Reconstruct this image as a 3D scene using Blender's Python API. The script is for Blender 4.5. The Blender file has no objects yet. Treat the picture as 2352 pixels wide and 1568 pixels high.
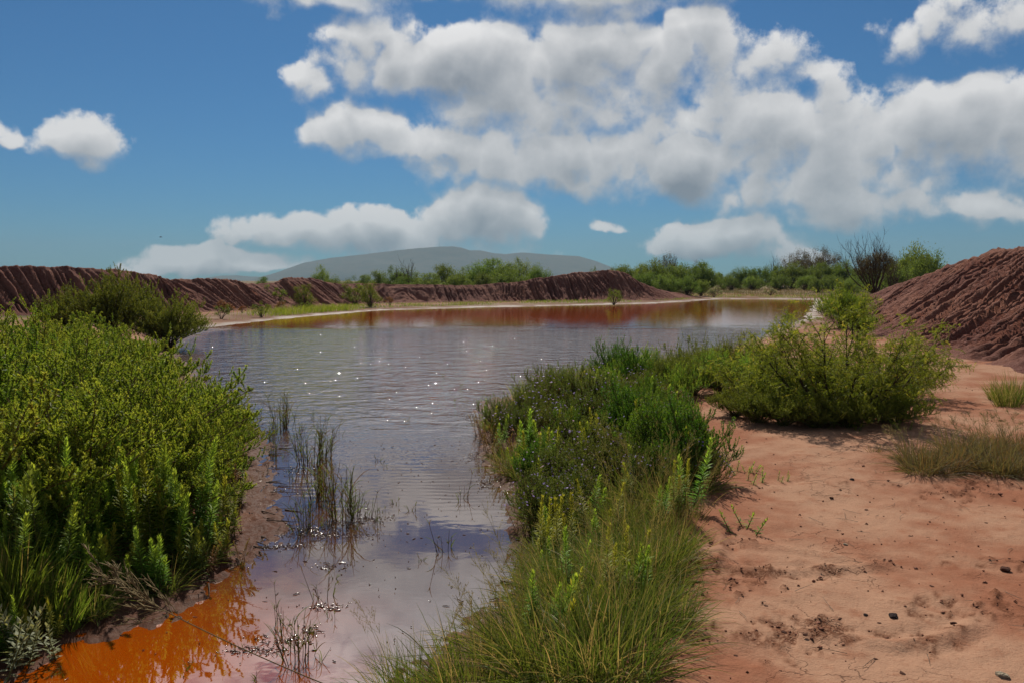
import bpy, math, numpy as np
from mathutils import Vector
R = math.radians
sc = bpy.context.scene
COL = sc.collection

# ------------------------------------------------------------------ camera
# picks are in pixels of a 2352 x 1568 view of the photograph
FO, CX, CY, HZ = 1831.6, 1176.0, 784.0, 645.0
ZC = 1.9                                   # eye height above the water (z = 0)
PITCH = math.atan((CY - HZ) / FO)
cam = bpy.data.cameras.new('camera')
cam.sensor_width = 36.0
cam.lens = 36.0 * FO / 2352.0
cam.clip_start, cam.clip_end = 0.1, 60000.0
camo = bpy.data.objects.new('camera', cam)
camo.location = (0, 0, ZC)
camo.rotation_euler = (math.pi / 2 - PITCH, 0, 0)
COL.objects.link(camo)
sc.camera = camo
CP, SP = math.cos(PITCH), math.sin(PITCH)

def ray(px, py):
    a, b = (px - CX) / FO, (CY - py) / FO
    return np.array([a, CP + b * SP, -SP + b * CP])
def at(px, py, z=0.0):                     # where the pixel's ray meets the level z
    d = ray(px, py); t = (z - ZC) / d[2]
    return np.array([d[0] * t, d[1] * t, z])
def aty(px, py, Y):                        # where the pixel's ray reaches depth Y
    d = ray(px, py); t = Y / d[1]
    return np.array([d[0] * t, Y, ZC + d[2] * t])
def azel(px, py):
    d = ray(px, py); d = d / np.linalg.norm(d)
    return math.atan2(d[0], d[1]), math.asin(d[2])
def screen(p):
    x, y, z = p[0], p[1], p[2] - ZC
    f = y * CP - z * SP; u = y * SP + z * CP
    return CX + FO * x / max(f, 1e-3), CY - FO * u / max(f, 1e-3)

# ------------------------------------------------------------------ light, sky, exposure
SUN_EL, SUN_AZ, SUN_W = R(46), R(-5), 4.9
SKY_STRENGTH = 0.0505
sdir = Vector((math.sin(SUN_AZ) * math.cos(SUN_EL), math.cos(SUN_AZ) * math.cos(SUN_EL), math.sin(SUN_EL)))
sl = bpy.data.lights.new('sun', 'SUN')
sl.energy, sl.angle, sl.color = SUN_W, R(0.55), (1.0, 0.93, 0.82)
so = bpy.data.objects.new('sun', sl)
so.rotation_euler = (-sdir).to_track_quat('-Z', 'Y').to_euler()
so.location = (0, 0, 60)
COL.objects.link(so)
sc.view_settings.view_transform = 'Standard'
sc.view_settings.look = 'None'
sc.view_settings.gamma = 1.0
sc.view_settings.use_curve_mapping = False
sc.view_settings.exposure = 0.2
sc.cycles.use_denoising = True
sc.cycles.max_bounces = 7
sc.cycles.diffuse_bounces = 3
sc.cycles.glossy_bounces = 3
sc.cycles.transparent_max_bounces = 8
sc.cycles.sample_clamp_indirect = 6.0
sc.cycles.sample_clamp_direct = 0.0
sc.cycles.volume_bounces = 1

class NT:                                  # small helper for node trees
    def __init__(s, tree): s.t = tree; s.n = tree.nodes; s.l = tree.links
    def new(s, ty, **kw):
        n = s.n.new(ty)
        for k, v in kw.items(): setattr(n, k, v)
        return n
    def put(s, sock, v):
        if hasattr(v, 'is_output'): s.l.new(v, sock)
        elif v is not None: sock.default_value = v
    def m(s, op, a, b=None, c=None, clamp=False):
        n = s.new('ShaderNodeMath', operation=op, use_clamp=clamp)
        for i, v in enumerate((a, b, c)):
            if v is not None: s.put(n.inputs[i], v)
        return n.outputs[0]
    def vm(s, op, a, b=None, scale=None):
        n = s.new('ShaderNodeVectorMath', operation=op)
        s.put(n.inputs[0], a)
        if b is not None: s.put(n.inputs[1], b)
        if scale is not None: s.put(n.inputs['Scale'], scale)
        return n.outputs['Value'] if op in ('LENGTH', 'DOT_PRODUCT') else n.outputs[0]
    def mix(s, f, a, b, blend='MIX'):
        n = s.new('ShaderNodeMix', data_type='RGBA', blend_type=blend)
        s.put(n.inputs[0], f)
        for i, v in ((6, a), (7, b)):
            s.put(n.inputs[i], v if hasattr(v, 'is_output') else (v[0], v[1], v[2], 1.0))
        return n.outputs[2]
    def step(s, x, a, b, lo=0.0, hi=1.0):
        n = s.new('ShaderNodeMapRange', interpolation_type='SMOOTHSTEP')
        s.put(n.inputs[0], x)
        for i, v in zip((1, 2, 3, 4), (a, b, lo, hi)): s.put(n.inputs[i], v)
        return n.outputs[0]
    def noise(s, vec, scale, detail=4.0, rough=0.55, dist=0.0, out=0):
        n = s.new('ShaderNodeTexNoise')
        if vec is not None: s.put(n.inputs['Vector'], vec)
        n.inputs['Scale'].default_value = scale
        n.inputs['Detail'].default_value = detail
        n.inputs['Roughness'].default_value = rough
        n.inputs['Distortion'].default_value = dist
        return n.outputs[out]

def cloud_group():
    g = bpy.data.node_groups.new('cloud_cover', 'ShaderNodeTree')
    g.interface.new_socket('Direction', in_out='INPUT', socket_type='NodeSocketVector')
    g.interface.new_socket('Cover', in_out='OUTPUT', socket_type='NodeSocketFloat')
    g.interface.new_socket('Body', in_out='OUTPUT', socket_type='NodeSocketFloat')
    T = NT(g)
    gi, go = T.new('NodeGroupInput'), T.new('NodeGroupOutput')
    d = T.vm('NORMALIZE', gi.outputs[0])
    w1 = T.vm('SUBTRACT', T.noise(d, 7.0, 3, 0.55, out=1), (0.5, 0.5, 0.5))
    w2 = T.vm('SUBTRACT', T.noise(d, 30.0, 2, 0.6, out=1), (0.5, 0.5, 0.5))
    dw = T.vm('ADD', d, T.vm('ADD', T.vm('SCALE', w1, scale=0.07), T.vm('SCALE', w2, scale=0.022)))
    sep = T.new('ShaderNodeSeparateXYZ'); T.put(sep.inputs[0], dw)
    az = T.m('ARCTAN2', sep.outputs[0], sep.outputs[1])
    el = T.m('ARCSINE', sep.outputs[2])
    # cx, cy, half width, height above, height below, weight
    blobs = [(190, 318, 100, 78, 52, 1.0), (10, 305, 42, 30, 25, .7),
             (960, 140, 260, 85, 80, 1.0), (1330, 160, 420, 130, 150, 1.05), (1580, 110, 150, 80, 80, 1.0),
             (1250, 270, 330, 90, 90, 1.0), (830, 300, 135, 70, 50, .85), (960, 340, 160, 60, 50, .8),
             (1450, 380, 520, 110, 70, 1.0), (1760, 330, 300, 130, 120, 1.0), (1900, 440, 330, 110, 70, 1.0),
             (2200, 290, 260, 115, 110, 1.05), (2400, 300, 200, 120, 120, 1.0), (2230, 465, 170, 45, 45, .8),
             (860, 535, 360, 62, 44, 1.2), (1100, 520, 165, 92, 66, 1.3), (640, 530, 150, 40, 30, .7), (1020, 590, 250, 50, 40, .8),
             (500, 605, 215, 58, 34, 1.5), (1660, 550, 190, 72, 50, 1.35), (1570, 530, 85, 35, 30, .7), (1770, 580, 120, 35, 30, .8),
             (1410, 515, 50, 18, 14, .5), (740, 10, 200, 60, 42, .7), (1480, 10, 110, 45, 34, .65), (1150, -35, 700, 50, 38, .95),
             (2270, 45, 180, 60, 70, .62), (1050, -130, 1300, 190, 130, 1.15), (700, -520, 800, 220, 200, 1.0), (1700, -430, 700, 200, 150, 1.0), (300, -260, 300, 90, 70, .8), (2300, -300, 400, 120, 90, .9), (1780, 150, 110, 70, 60, .5), (700, 200, 60, 40, 30, .55)]
    acc = None
    for (x, y, rx, ru, rd, w) in blobs:
        a0, e0 = azel(x, y)
        da = T.m('DIVIDE', T.m('SUBTRACT', az, a0), rx / FO)
        e = T.m('SUBTRACT', el, e0)
        de = T.m('MAXIMUM', T.m('DIVIDE', e, ru / FO), T.m('DIVIDE', e, -rd / FO))
        q = T.m('MULTIPLY_ADD', da, da, T.m('MULTIPLY', de, de))
        f = T.m('MULTIPLY', T.m('SUBTRACT', 1.0, q), w)
        acc = f if acc is None else T.m('SMOOTH_MAX', acc, f, 0.35)
    acc = T.m('MAXIMUM', acc, -1.2)
    # the rest of the sky: broken cloud of the same kind, on a flat layer
    s2 = T.new('ShaderNodeSeparateXYZ'); T.put(s2.inputs[0], d)
    den = T.m('ADD', T.m('MAXIMUM', s2.outputs[2], 0.0), 0.16)
    pv = T.new('ShaderNodeCombineXYZ')
    T.put(pv.inputs[0], T.m('DIVIDE', s2.outputs[0], den)); T.put(pv.inputs[1], T.m('DIVIDE', s2.outputs[1], den))
    gen = T.m('MULTIPLY_ADD', T.noise(pv.outputs[0], 1.5, 3, 0.5), 5.0, -2.45)
    inx = T.step(T.m('ABSOLUTE', T.m('ARCTAN2', s2.outputs[0], s2.outputs[1])), 0.60, 0.72)
    iny = T.step(s2.outputs[2], 0.60, 0.72)
    out = T.m('MAXIMUM', inx, iny)
    field = T.m('ADD', T.m('MULTIPLY', acc, T.m('SUBTRACT', 1.0, out)), T.m('MULTIPLY', gen, out))
    def billow(scale, det): return T.m('ABSOLUTE', T.m('MULTIPLY_ADD', T.noise(d, scale, det, .45), 2.0, -1.0))
    bb = T.m('ADD', T.m('MULTIPLY', billow(7.5, 1), 1.45), T.m('MULTIPLY', billow(19.0, 1), 0.75))
    field = T.m('ADD', field, T.m('SUBTRACT', bb, .42))
    T.put(go.inputs[1], field)
    fb = T.m('SUBTRACT', T.noise(d, 15.0, 6, 0.6), 0.5)
    bil = T.m('SUBTRACT', T.noise(d, 46.0, 5, 0.66), 0.5)
    field = T.m('ADD', field, T.m('ADD', T.m('MULTIPLY', fb, 1.3), T.m('MULTIPLY', bil, 0.9)))
    T.put(go.inputs[0], field)
    return g

def make_world():
    w = bpy.data.worlds.new('World'); sc.world = w; w.use_nodes = True
    T = NT(w.node_tree); T.n.clear()
    sky = T.new('ShaderNodeTexSky', sky_type='NISHITA', sun_disc=False)
    sky.sun_elevation, sky.sun_rotation = SUN_EL, SUN_AZ
    sky.air_density, sky.dust_density, sky.ozone_density, sky.altitude = 1.0, 0.6, 2.0, 800
    skyc = T.mix(1.0, sky.outputs[0], SKY_TINT, 'MULTIPLY')
    tc = T.new('ShaderNodeTexCoord')
    d = T.vm('NORMALIZE', tc.outputs['Generated'])
    g = cloud_group()
    def cover(v):
        n = T.new('ShaderNodeGroup', node_tree=g); T.put(n.inputs[0], v); return n.outputs[0], n.outputs[1]
    f0, b0 = cover(d)
    f1, b1 = cover(T.vm('ADD', d, (sdir.x * 0.012, 0.0, 0.022)))
    slope = T.m('MULTIPLY', T.m('SUBTRACT', b0, b1), 1.0)             # > 0 on the side that faces the sun
    hi = T.step(slope, -0.35, 0.35, 1.05, 0.36)
    alpha = T.step(T.m('ADD', f0, T.m('MULTIPLY', T.m('SUBTRACT', T.noise(d, 110.0, 3, .6), .5), .45)), -0.2, hi)
    thick = T.step(f0, 0.1, 1.6)
    lit = T.m('MULTIPLY_ADD', T.m('SUBTRACT', T.m('SUBTRACT', f0, f1), slope), 0.28, 0.66)
    lit = T.m('MULTIPLY_ADD', slope, 0.62, lit)
    lit = T.m('MULTIPLY_ADD', thick, -0.48, lit, clamp=True)
    cs = 1.0 / SKY_STRENGTH
    cc = T.mix(lit, tuple(c * cs for c in CLOUD_DARK), tuple(c * cs for c in CLOUD_LIT))
    # cloud seen towards the sun scatters more light
    ca = T.step(T.vm('DOT_PRODUCT', d, tuple(sdir)), 0.86, 0.985, 1.0, 3.2)
    cc = T.mix(1.0, cc, (1, 1, 1), 'MULTIPLY')
    cv = T.vm('SCALE', cc, scale=ca)
    sep = T.new('ShaderNodeSeparateXYZ'); T.put(sep.inputs[0], d)
    alpha = T.m('MULTIPLY', alpha, T.step(sep.outputs[2], -0.02, 0.008, 0.0, 0.97))
    colr = T.mix(alpha, skyc, cv)
    bg = T.new('ShaderNodeBackground'); T.put(bg.inputs[0], colr); bg.inputs[1].default_value = SKY_STRENGTH
    out = T.new('ShaderNodeOutputWorld'); T.l.new(bg.outputs[0], out.inputs[0])
    w.cycles.sampling_method = 'MANUAL'; w.cycles.sample_map_resolution = 512
SKY_TINT = (0.25, 0.62, 0.93)
CLOUD_DARK, CLOUD_LIT = (0.19, 0.215, 0.25), (0.70, 0.69, 0.685)
make_world()

# ------------------------------------------------------------------ mesh helpers
class MB:
    def __init__(s): s.v = []; s.f = []; s.c = []; s.n = 0
    def add(s, v, f, c=None):
        v = np.asarray(v, float).reshape(-1, 3); f = np.asarray(f, int)
        s.v.append(v); s.f.append(f + s.n); s.n += len(v)
        if c is None: c = np.full((len(v), 4), 0.5)
        else:
            c = np.asarray(c, float)
            if c.ndim == 1: c = np.tile(c, (len(v), 1))
        s.c.append(c)
    def mesh(s, name, mat, smooth=False):
        me = bpy.data.meshes.new(name)
        v = np.concatenate(s.v); c = np.concatenate(s.c)
        loops = np.concatenate([f.ravel() for f in s.f])
        tot = np.concatenate([np.full(len(f), f.shape[1]) for f in s.f])
        start = np.concatenate([[0], np.cumsum(tot)[:-1]])
        me.vertices.add(len(v)); me.vertices.foreach_set('co', v.ravel().astype('f4'))
        me.loops.add(len(loops)); me.loops.foreach_set('vertex_index', loops.astype('i4'))
        me.polygons.add(len(tot)); me.polygons.foreach_set('loop_start', start.astype('i4'))
        if smooth: me.polygons.foreach_set('use_smooth', np.ones(len(tot), bool))
        at_ = me.attributes.new('Col', 'FLOAT_COLOR', 'POINT')
        at_.data.foreach_set('color', c.astype('f4').ravel())
        me.update(calc_edges=True)
        me.materials.append(mat)
        return me

def norm(a): return a / np.maximum(np.linalg.norm(a, axis=-1, keepdims=True), 1e-9)
def sphere(n, rng): return norm(rng.normal(size=(n, 3)))
def bezier(a, b, c, k):
    t = np.linspace(0, 1, k)[None, :, None]
    return (1 - t) ** 2 * a[:, None] + 2 * t * (1 - t) * b[:, None] + t * t * c[:, None]
def frame(paths, rng):
    T_ = norm(np.gradient(paths, axis=1))
    ref = sphere(len(paths), rng)[:, None, :]
    A = norm(np.cross(T_, ref)); B = np.cross(T_, A)
    return T_, A, B
def tubes(mb, paths, rad, sides, rng, col=None):
    n, k, _ = paths.shape
    T_, A, B = frame(paths, rng)
    rad = np.broadcast_to(rad, (n, k))
    an = np.arange(sides) * 2 * math.pi / sides
    v = paths[:, :, None] + rad[:, :, None, None] * (np.cos(an)[:, None] * A[:, :, None] + np.sin(an)[:, None] * B[:, :, None])
    idx = np.arange(n * k * sides).reshape(n, k, sides)
    nx = np.roll(idx, -1, axis=2)
    f = np.stack([idx[:, :-1], nx[:, :-1], nx[:, 1:], idx[:, 1:]], -1).reshape(-1, 4)
    if col is not None and np.ndim(col) == 2: col = np.repeat(col, k * sides, axis=0)
    mb.add(v, f, col)
def ribbons(mb, paths, width, rng, col=None, flat=False):
    n, k, _ = paths.shape
    T_ = norm(np.gradient(paths, axis=1))
    ref = np.tile(np.array([0, 0, 1.0]), (n, 1)) if flat else sphere(n, rng)
    S = norm(np.cross(T_, ref[:, None, :]))
    w = np.broadcast_to(width, (n, k))[..., None] * 0.5
    v = np.stack([paths - S * w, paths + S * w], 2)
    idx = np.arange(n * k * 2).reshape(n, k, 2)
    f = np.stack([idx[:, :-1, 0], idx[:, :-1, 1], idx[:, 1:, 1], idx[:, 1:, 0]], -1).reshape(-1, 4)
    if col is not None and np.ndim(col) == 2: col = np.repeat(col, k * 2, axis=0)
    mb.add(v, f, col)
def leaves(mb, P, D, L, W, rng, col, tri=False, droop=0.0):
    n = len(P); L = np.broadcast_to(L, n)[:, None]; W = np.broadcast_to(W, n)[:, None]
    S = norm(np.cross(D, sphere(n, rng)))
    tip = P + D * L - np.array([0, 0, 1.0]) * L * droop
    if tri:
        v = np.stack([P - S * W * .5, P + S * W * .5, tip], 1); k = 3
    else:
        m_ = P + D * L * 0.45
        v = np.stack([P, m_ + S * W * .5, tip, m_ - S * W * .5], 1); k = 4
    mb.add(v, np.arange(n * k).reshape(n, k), np.repeat(col, k, axis=0))
def colr(n, rng, tip=0.0, dead=0.0, lo=0.0, hi=1.0):
    c = np.zeros((n, 4)); c[:, 0] = rng.uniform(lo, hi, n); c[:, 1] = tip; c[:, 2] = dead; c[:, 3] = 1
    return c

# value noise on a plane
def vnoise(x, y, seed=0):
    xi, yi = np.floor(x).astype(np.int64), np.floor(y).astype(np.int64)
    fx, fy = x - xi, y - yi
    fx = fx * fx * (3 - 2 * fx); fy = fy * fy * (3 - 2 * fy)
    def h(a, b):
        v = (a * 374761393 + b * 668265263 + seed * 1442695041) & 0x7fffffff
        v = ((v ^ (v >> 13)) * 1274126177) & 0x7fffffff
        v = v ^ (v >> 16)
        return (v & 0xffff) / 65535.0
    return (h(xi, yi) * (1 - fx) + h(xi + 1, yi) * fx) * (1 - fy) + (h(xi, yi + 1) * (1 - fx) + h(xi + 1, yi + 1) * fx) * fy
def fbm(x, y, o=4, seed=0):
    s = 0; a = .5; t = 0
    for i in range(o):
        s = s + a * vnoise(x, y, seed + i * 17); t += a; a *= .5; x = x * 2.03 + 5.1; y = y * 2.03 + 3.7
    return s / t - 0.5
def sstep(x, a, b):
    t = np.clip((x - a) / (b - a), 0, 1); return t * t * (3 - 2 * t)

# ------------------------------------------------------------------ plan of the pond
shore_px = [(60, 1568), (190, 1490), (330, 1432), (430, 1372), (510, 1332), (600, 1278), (634, 1235), (640, 1180), (642, 1120),
            (640, 1080), (618, 1020), (596, 985), (555, 940), (470, 880), (415, 820), (388, 785), (378, 766), (440, 757), (520, 747), (650, 732),
            (760, 722), (870, 713), (1000, 709), (1100, 706), (1300, 702), (1500, 697), (1590, 692), (1650, 687), (1760, 687),
            (1872, 688), (1870, 700), (1850, 730), (1700, 790), (1560, 832), (1400, 868), (1240, 893), (1130, 915), (1078, 945),
            (1100, 985), (1112, 1040), (1135, 1100), (1172, 1160), (1200, 1230), (1185, 1300), (1080, 1390), (900, 1568)]
POND = np.array([at(x, y, 0)[:2] for x, y in shore_px] + [(-0.7, 2.6), (-1.3, 1.7), (-2.2, 1.6), (-2.9, 2.6)])
def sdf(x, y):
    d2 = np.full(np.shape(x), 1e18); ins = np.zeros(np.shape(x), bool)
    n = len(POND)
    for i in range(n):
        a, b = POND[i], POND[(i + 1) % n]
        e = b - a; wx, wy = x - a[0], y - a[1]
        t = np.clip((wx * e[0] + wy * e[1]) / (e @ e), 0, 1)
        d2 = np.minimum(d2, (wx - t * e[0]) ** 2 + (wy - t * e[1]) ** 2)
        c = ((a[1] <= y) != (b[1] <= y))
        den = b[1] - a[1] if b[1] != a[1] else 1e-9
        ins ^= c & (x < a[0] + (y - a[1]) / den * e[0])
    d = np.sqrt(d2)
    return np.where(ins, -d, d)
SOIL = [(1800, 1310, .75, .16), (1870, 1432, .75, .25), (2210, 1395, .5, .35), (1690, 1330, .45, .4), (2300, 1300, .45, .3), (1690, 1450, .4, .2),
        (1600, 1290, .3, .3), (2260, 1130, .7, .4), (2000, 1110, .5, .2), (1640, 1240, .25, .3)]
SOILW = [(at(x, y, .3), rx, ry) for x, y, rx, ry in SOIL]
def soil_mask(x, y):
    m = np.zeros(np.shape(x))
    for p, rx, ry in SOILW:
        q = ((x - p[0]) / rx) ** 2 + ((y - p[1]) / ry) ** 2
        m = np.maximum(m, np.exp(-q * 1.6))
    n = fbm(x * 4.0, y * 4.0, 3, 31) * .8 + 1.3 * fbm(x * 16.0, y * 16.0, 3, 37)
    return sstep(m * .8 + n * 1.5, 0.62, 0.95) * (m > 0.02)
TRACKS = [(np.array([at(*q, .3)[:2] for q in pl]), h_) for pl, h_ in
          [([(1620, 1275), (1700, 1300), (1800, 1303), (1900, 1295), (2050, 1290)], .022), ([(1660, 1470), (1780, 1462), (1900, 1445), (2050, 1470), (2180, 1450), (2290, 1405)], .018),
           ([(1700, 1240), (1900, 1262), (2100, 1310), (2300, 1315)], .012), ([(1640, 1180), (1660, 1240), (1640, 1300)], .015)]]
def ground_z(x, y, full=False):
    x = np.asarray(x, float); y = np.asarray(y, float)
    wob = fbm(x * 1.3, y * 1.3, 3, 3) * np.clip(0.25 + y * 0.012, .3, .8) + fbm(x * 6, y * 6, 3, 9) * 0.20
    d = sdf(x, y) + wob
    far = sstep(y, 20, 42)
    H = 0.30 * (1 - far) + 0.12 * far + 0.5 * sstep(y, 78, 110)
    w = 1.35 * (1 - far) + 5.0 * far
    z_out = 0.05 * np.clip(d / 0.5, 0, 1) + (H - 0.05) * sstep(d, 0.3, w)
    z_in = -0.10 * np.clip(-d / 0.6, 0, 1) - 0.35 * sstep(-d, 0.5, 3.0)
    z = np.where(d > 0, z_out, z_in)
    near = 1 - sstep(y, 12, 30)
    dry = sstep(d, 0.15, 1.2)
    r_ = np.hypot(x, y)
    z = z + fbm(x * .55, y * .55, 4, 1) * 0.10 * dry * (0.35 + .65 * near) * (1 - sstep(r_, 150, 400) * .5)
    z = z + (fbm(x * 4.2, y * 4.2, 4, 2) * 0.035 + np.abs(fbm(x * 15, y * 15, 2, 4)) * 0.014) * near * sstep(d, -.05, .3)
    mud = sstep(d, -.12, .02) * (1 - sstep(d, .35, .7)) * near
    z = z + mud * (np.abs(fbm(x * 9, y * 9, 3, 61)) * .11 - .012 + fbm(x * 26, y * 26, 2, 62) * .02)
    sm = soil_mask(x, y) * near * dry
    z = z + sm * (np.maximum(fbm(x * 14, y * 14, 3, 41) + .08, 0) * 0.10 - 0.012)
    if np.size(x) > 1000:
        for pl, h_ in TRACKS:
            dm = np.full(np.shape(x), 1e9)
            for a, b in zip(pl[:-1], pl[1:]):
                e = b - a; t = np.clip(((x - a[0]) * e[0] + (y - a[1]) * e[1]) / (e @ e), 0, 1)
                dm = np.minimum(dm, np.hypot(x - a[0] - t * e[0], y - a[1] - t * e[1]))
            dm = dm + fbm(x * 5, y * 5, 3, 55) * .06
            z = z + h_ * (np.exp(-(dm / .035) ** 2) - .6 * np.exp(-((dm - .08) / .04) ** 2)) * sstep(fbm(x * 1.5, y * 1.5, 2, 56), -.25, .05)
    if full: return z, d, sm, far
    return z
def gz(p): return float(ground_z(np.array([p[0]]), np.array([p[1]]))[0])

# ------------------------------------------------------------------ materials
def mat(name):
    m_ = bpy.data.materials.new(name); m_.use_nodes = True
    T = NT(m_.node_tree); T.n.clear()
    out = T.new('ShaderNodeOutputMaterial')
    return m_, T, out
def pbsdf(T, color, rough=0.8, spec=0.3):
    b = T.new('ShaderNodeBsdfPrincipled')
    T.put(b.inputs['Base Color'], color if hasattr(color, 'is_output') else (*color, 1)); T.put(b.inputs['Roughness'], rough)
    T.put(b.inputs['Specular IOR Level'], spec)
    return b
def bump(T, h, strength, dist):
    b = T.new('ShaderNodeBump'); T.put(b.inputs['Height'], h); b.inputs['Strength'].default_value = strength; b.inputs['Distance'].default_value = dist
    return b
def leafmat(name, dark, light, tip, dead=(0.16, 0.09, 0.035), trans=0.42, rough=0.55, spec=0.12, var=0.25):
    m_, T, out = mat(name)
    a = T.new('ShaderNodeAttribute', attribute_name='Col')
    s_ = T.new('ShaderNodeSeparateColor'); T.put(s_.inputs[0], a.outputs['Color'])
    c = T.mix(s_.outputs[0], dark, light)
    c = T.mix(s_.outputs[1], c, tip)
    c = T.mix(s_.outputs[2], c, dead)
    oi = T.new('ShaderNodeObjectInfo')
    h = T.new('ShaderNodeHueSaturation')
    T.put(h.inputs['Hue'], T.m('MULTIPLY_ADD', oi.outputs['Random'], 0.03, 0.485))
    T.put(h.inputs['Value'], T.m('MULTIPLY_ADD', T.m('FRACT', T.m('MULTIPLY', oi.outputs['Random'], 7.31)), var, 1 - var / 2))
    T.put(h.inputs['Color'], c)
    b = pbsdf(T, h.outputs[0], rough, spec)
    t = T.new('ShaderNodeBsdfTranslucent')
    tcol = T.mix(1.0, h.outputs[0], (1.65, 1.55, 0.8), 'MULTIPLY')
    T.put(t.inputs[0], tcol)
    mx = T.new('ShaderNodeMixShader'); mx.inputs[0].default_value = trans
    T.l.new(b.outputs[0], mx.inputs[1]); T.l.new(t.outputs[0], mx.inputs[2]); T.l.new(mx.outputs[0], out.inputs[0])
    return m_
def barkmat(name, c1, c2):
    m_, T, out = mat(name)
    tc = T.new('ShaderNodeTexCoord')
    n = T.noise(tc.outputs['Object'], 25.0, 4, .6)
    b = pbsdf(T, T.mix(n, c1, c2), .85, .2)
    T.l.new(bump(T, n, .6, .01).outputs[0], b.inputs['Normal'])
    T.l.new(b.outputs[0], out.inputs[0])
    return m_

def ground_material():
    m_, T, out = mat('red_dirt')
    tc = T.new('ShaderNodeTexCoord'); P = tc.outputs['Object']
    a = T.new('ShaderNodeAttribute', attribute_name='Col')
    s_ = T.new('ShaderNodeSeparateColor'); T.put(s_.inputs[0], a.outputs['Color'])
    wet, soil, far = s_.outputs[0], s_.outputs[1], s_.outputs[2]
    n1 = T.noise(P, 0.9, 6, .6); n2 = T.noise(P, 7.0, 6, .65); n3 = T.noise(P, 60.0, 4, .6)
    c = T.mix(T.step(n1, .40, .60), (0.232, 0.096, 0.054), (0.316, 0.178, 0.112))
    c = T.mix(T.step(n2, .50, .72, 0, .55), c, (0.208, 0.074, 0.037))
    c = T.mix(T.step(n3, .52, .75, 0, .5), c, (0.208, 0.081, 0.046))
    c = T.mix(T.m('MULTIPLY', soil, T.step(n3, .35, .55, .25, .9)), c, (0.096, 0.035, 0.017))
    # drying cracks
    vo = T.new('ShaderNodeTexVoronoi', feature='DISTANCE_TO_EDGE'); vo.inputs['Scale'].default_value = 4.2
    T.put(vo.inputs['Vector'], T.vm('ADD', P, T.vm('SCALE', T.noise(P, 5.0, 4, .6, out=1), scale=.32)))
    patch = T.step(T.noise(P, 1.1, 3, .5), .54, .68)
    crack = T.m('MULTIPLY', T.step(vo.outputs['Distance'], 0.0, 0.018, 1, 0), patch)
    c = T.mix(T.m('MULTIPLY', crack, .4), c, (0.090, 0.034, 0.021))
    # far flats: pale silt and dull green-brown ground cover
    fg = T.mix(T.step(T.noise(P, 0.08, 5, .6), .42, .58), (0.207, 0.131, 0.079), (0.069, 0.066, 0.024))
    pale = T.mix(T.step(T.noise(P, .35, 4, .6), .4, .65), (0.138, 0.072, 0.045), (0.213, 0.151, 0.107))
    c = T.mix(far, c, pale)
    c = T.mix(a.outputs['Alpha'], c, fg)
    c = T.mix(T.m('MULTIPLY', wet, .85), c, T.mix(far, (0.046, 0.018, 0.011), (0.317, 0.276, 0.241)))
    wn = T.noise(P, 26.0, 5, .7)
    gp = T.new('ShaderNodeSeparateXYZ'); T.put(gp.inputs[0], P)
    film = T.m('MULTIPLY', T.m('MULTIPLY', wet, T.step(gp.outputs[2], .003, .016, 1, 0)), T.step(wn, .40, .56))
    rough = T.m('SUBTRACT', T.m('MULTIPLY_ADD', wet, -.38, .92), T.m('MULTIPLY', film, .10))
    rough = T.m('ADD', rough, T.m('MULTIPLY', T.m('MULTIPLY', wet, T.step(wn, .45, .6)), .28))
    b = pbsdf(T, c, rough, 0.06)
    h = T.m('ADD', T.m('MULTIPLY', n2, .5), T.m('MULTIPLY', n3, .22))
    h = T.m('ADD', h, T.m('MULTIPLY', T.noise(P, 160., 3, .6), .1))
    h = T.m('SUBTRACT', h, T.m('MULTIPLY', crack, .5))
    h = T.m('ADD', h, T.m('MULTIPLY', T.m('MULTIPLY', wn, wet), .18))
    T.l.new(bump(T, h, .8, .035).outputs[0], b.inputs['Normal'])
    T.l.new(b.outputs[0], out.inputs[0])
    return m_
def bank_material():
    m_, T, out = mat('eroded_red_clay')
    tc = T.new('ShaderNodeTexCoord'); P = tc.outputs['Object']
    n1 = T.noise(P, 0.5, 5, .6); n2 = T.noise(P, 9.0, 6, .68); n3 = T.noise(P, 45.0, 4, .65)
    c = T.mix(T.step(n1, .38, .62), (0.128, 0.048, 0.036), (0.209, 0.090, 0.061))
    c = T.mix(T.step(T.noise(P, 1.7, 4, .6), .55, .75, 0, .6), c, (0.255, 0.131, 0.097))
    c = T.mix(T.step(n2, .46, .72, 0, .7), c, (0.239, 0.116, 0.085))
    c = T.mix(T.step(n3, .5, .75, 0, .5), c, (0.077, 0.030, 0.022))
    b = pbsdf(T, c, .95, .15)
    h = T.m('ADD', T.m('MULTIPLY', n2, .7), T.m('MULTIPLY', n3, .35))
    T.l.new(bump(T, h, 1.0, .11).outputs[0], b.inputs['Normal'])
    T.l.new(b.outputs[0], out.inputs[0])
    return m_
WATER_BASE = (0.062, 0.026, 0.012)
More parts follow.
